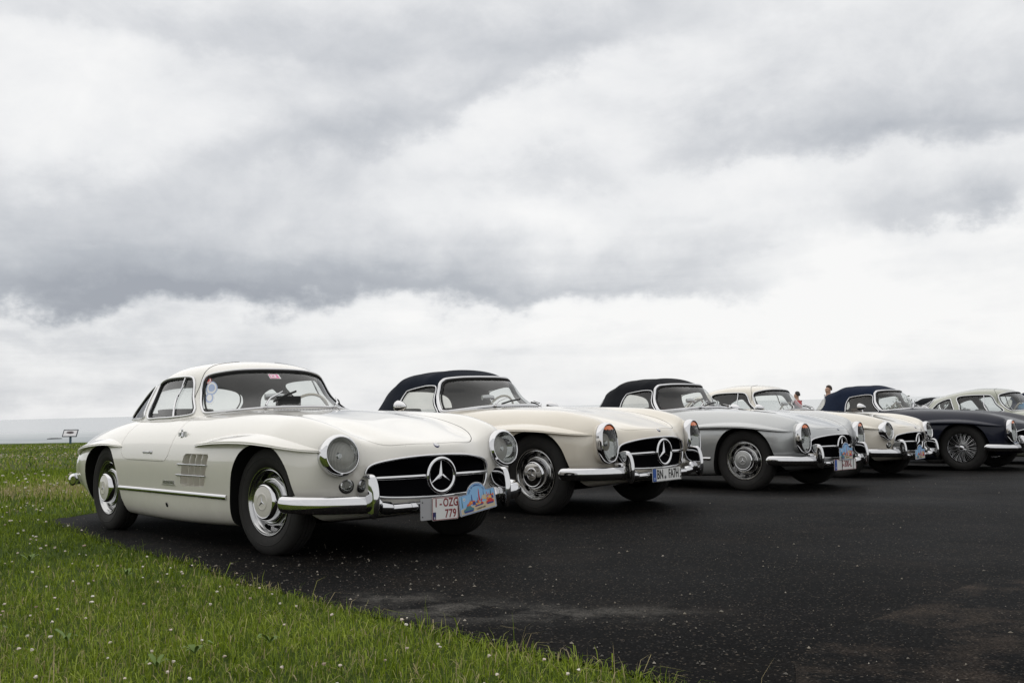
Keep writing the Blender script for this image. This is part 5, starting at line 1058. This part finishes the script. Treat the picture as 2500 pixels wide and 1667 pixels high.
# clover heads
CLOV = pmat('clover_white', (0.62, 0.55, 0.48), 0.8, 0, 0.2); t = NT(CLOV.node_tree); tn = t.new('ShaderNodeAttribute', attribute_name='tone').outputs['Fac']; t.l.new(t.ramp(tn, [(0, (0.26, 0.18, 0.12)), (.25, (.62, .53, .46)), (1, (0.80, 0.78, 0.70))]), t.n['Principled BSDF'].inputs['Base Color'])
STALK = pmat('clover_stalk', (0.06, 0.10, 0.025), 0.8)
def clover(P, r, h, name, n=4):
    V, F, M_, T = [], [], [], []; z = ground(P[:, 0], P[:, 1])
    for i, (x, y) in enumerate(P):
        rr_ = r * rng.uniform(.75, 1.3); hh = h * rng.uniform(.75, 1.3); tone = rng.random(); o = len(V); dxy = rng.normal(0, .008, 2); rows = []
        for q in range(1, n):
            a = PI * q / n
            for k_ in range(6): b_ = 2 * PI * (k_ + .5 * (q % 2)) / 6; rd = rr_ * (1 + .38 * rng.normal()); V.append((x + dxy[0] + rd * math.sin(a) * math.cos(b_), y + dxy[1] + rd * math.sin(a) * math.sin(b_), z[i] + hh + rr_ * .85 * math.cos(a))); T.append(np.clip(tone * (.6 + .5 * rng.random()) if q < n - 1 else tone * .3, 0, 1))
        for q in range(n - 2):
            for k_ in range(6): F.append((o + q * 6 + k_, o + q * 6 + (k_ + 1) % 6, o + (q + 1) * 6 + (k_ + 1) % 6, o + (q + 1) * 6 + k_)); M_.append(0)
        F.append(tuple(o + k_ for k_ in range(6))); M_.append(0); o2 = len(V)
        V += [(x - .001, y, z[i]), (x + .001, y, z[i]), (x + dxy[0], y + dxy[1], z[i] + hh)]; T += [0] * 3; F.append((o2, o2 + 1, o2 + 2)); M_.append(1)
    me = bpy.data.meshes.new(name); me.from_pydata(V, [], F); me.materials.append(CLOV); me.materials.append(STALK); me.polygons.foreach_set('material_index', M_); me.attributes.new('tone', 'FLOAT', 'POINT').data.foreach_set('value', T); me.update()
    tag(place(name, me), kind='stuff')
a = on_lawn(scatter(560, 2.6, 7, R(-52), R(22))); a = a[vnoise(a, 1.6, 21) + rng.normal(0, .35, len(a)) > -.05]
b = on_lawn(scatter(1500, 7, 16, R(-50), R(-5))); b = b[vnoise(b, .9, 22) + rng.normal(0, .25, len(b)) > .12]
c = on_lawn(scatter(9000, 14, 58, R(-50), R(8))); c = c[vnoise(c * [.35, 1.3], .5, 23) + rng.normal(0, .15, len(c)) > .20]
clover(a, .0056, .040, 'clover_flowers'); clover(b, .0075, .044, 'clover_flowers'); clover(c, .018, .065, 'clover_flowers', 3)
# broad leaves of plantain and dandelion low in the turf
LEAFW = pmat('broad_leaf', (0.11, 0.17, 0.035), 0.6, 0, 0.3); V, F = [], []
for x, y in on_lawn(scatter(22, 2.9, 7.5, R(-50), R(10))):
    z0 = float(ground(np.array([x]), np.array([y]))[0]); nl = rng.integers(4, 8); a0 = rng.uniform(0, 6.3)
    for q in range(nl):
        a = a0 + 2 * PI * q / nl + rng.normal(0, .25); L = rng.uniform(.035, .07); w_ = L * .15; d = np.array([math.cos(a), math.sin(a)]); p = np.array([-d[1], d[0]]); o = len(V)
        for s_, u, hgt in ((0, .3, .02), (.35, 1, .055), (.7, .85, .072), (1, .05, .058)):
            for sg_ in (-1, 1): V.append((x + d[0] * L * s_ + p[0] * w_ * u * sg_, y + d[1] * L * s_ + p[1] * w_ * u * sg_, z0 + hgt * L / .09 + .022))
        for q2 in range(3): F.append((o + 2 * q2, o + 2 * q2 + 1, o + 2 * q2 + 3, o + 2 * q2 + 2))
me = bpy.data.meshes.new('weeds'); me.from_pydata(V, [], F); me.materials.append(LEAFW); finish(me); tag(place('weeds', me), kind='stuff')
# grit, dry grass clippings and petals on the tarmac
GRIT = pmat('grit', (0.25, 0.23, 0.20), 0.9, 0, 0.2); t = NT(GRIT.node_tree); tn = t.new('ShaderNodeAttribute', attribute_name='tone').outputs['Fac']; t.l.new(t.ramp(tn, [(0, (.05, .045, .04)), (.5, (.14, .13, .115)), (.85, (.22, .195, .155)), (1, (.40, .37, .32))]), t.n['Principled BSDF'].inputs['Base Color'])
P = np.concatenate([scatter(2600, 2.9, 7, R(-40), R(40)), scatter(1500, 7, 14, R(-32), R(40))]); P = P[inside(P, ta)]; P = P[(edge_dist(P) < 1.1) | (rng.random(len(P)) < .22)]; V, F, T = [], [], []; zz = ground(P[:, 0], P[:, 1]) + .0095
for i, (x, y) in enumerate(P):
    s_ = .0022 + .0052 * rng.random() ** 3.5; e = rng.uniform(1, 2.6) if rng.random() < .3 else rng.uniform(1, 1.4); a = rng.uniform(0, 6.3); o = len(V); tone = rng.random() ** 1.5
    for q in range(6):
        b_ = 2 * PI * q / 6; u, v = s_ * e * math.cos(b_) * rng.uniform(.8, 1.2), s_ * math.sin(b_) * rng.uniform(.8, 1.2); V.append((x + u * math.cos(a) - v * math.sin(a), y + u * math.sin(a) + v * math.cos(a), zz[i] - .004)); T.append(tone)
    V.append((x, y, zz[i] + s_ * .45)); T.append(tone)
    for q in range(6): F.append((o + q, o + (q + 1) % 6, o + 6))
me = bpy.data.meshes.new('grit'); me.from_pydata(V, [], F); me.materials.append(GRIT); me.attributes.new('tone', 'FLOAT', 'POINT').data.foreach_set('value', T); me.update(); tag(place('grit', me), kind='stuff')
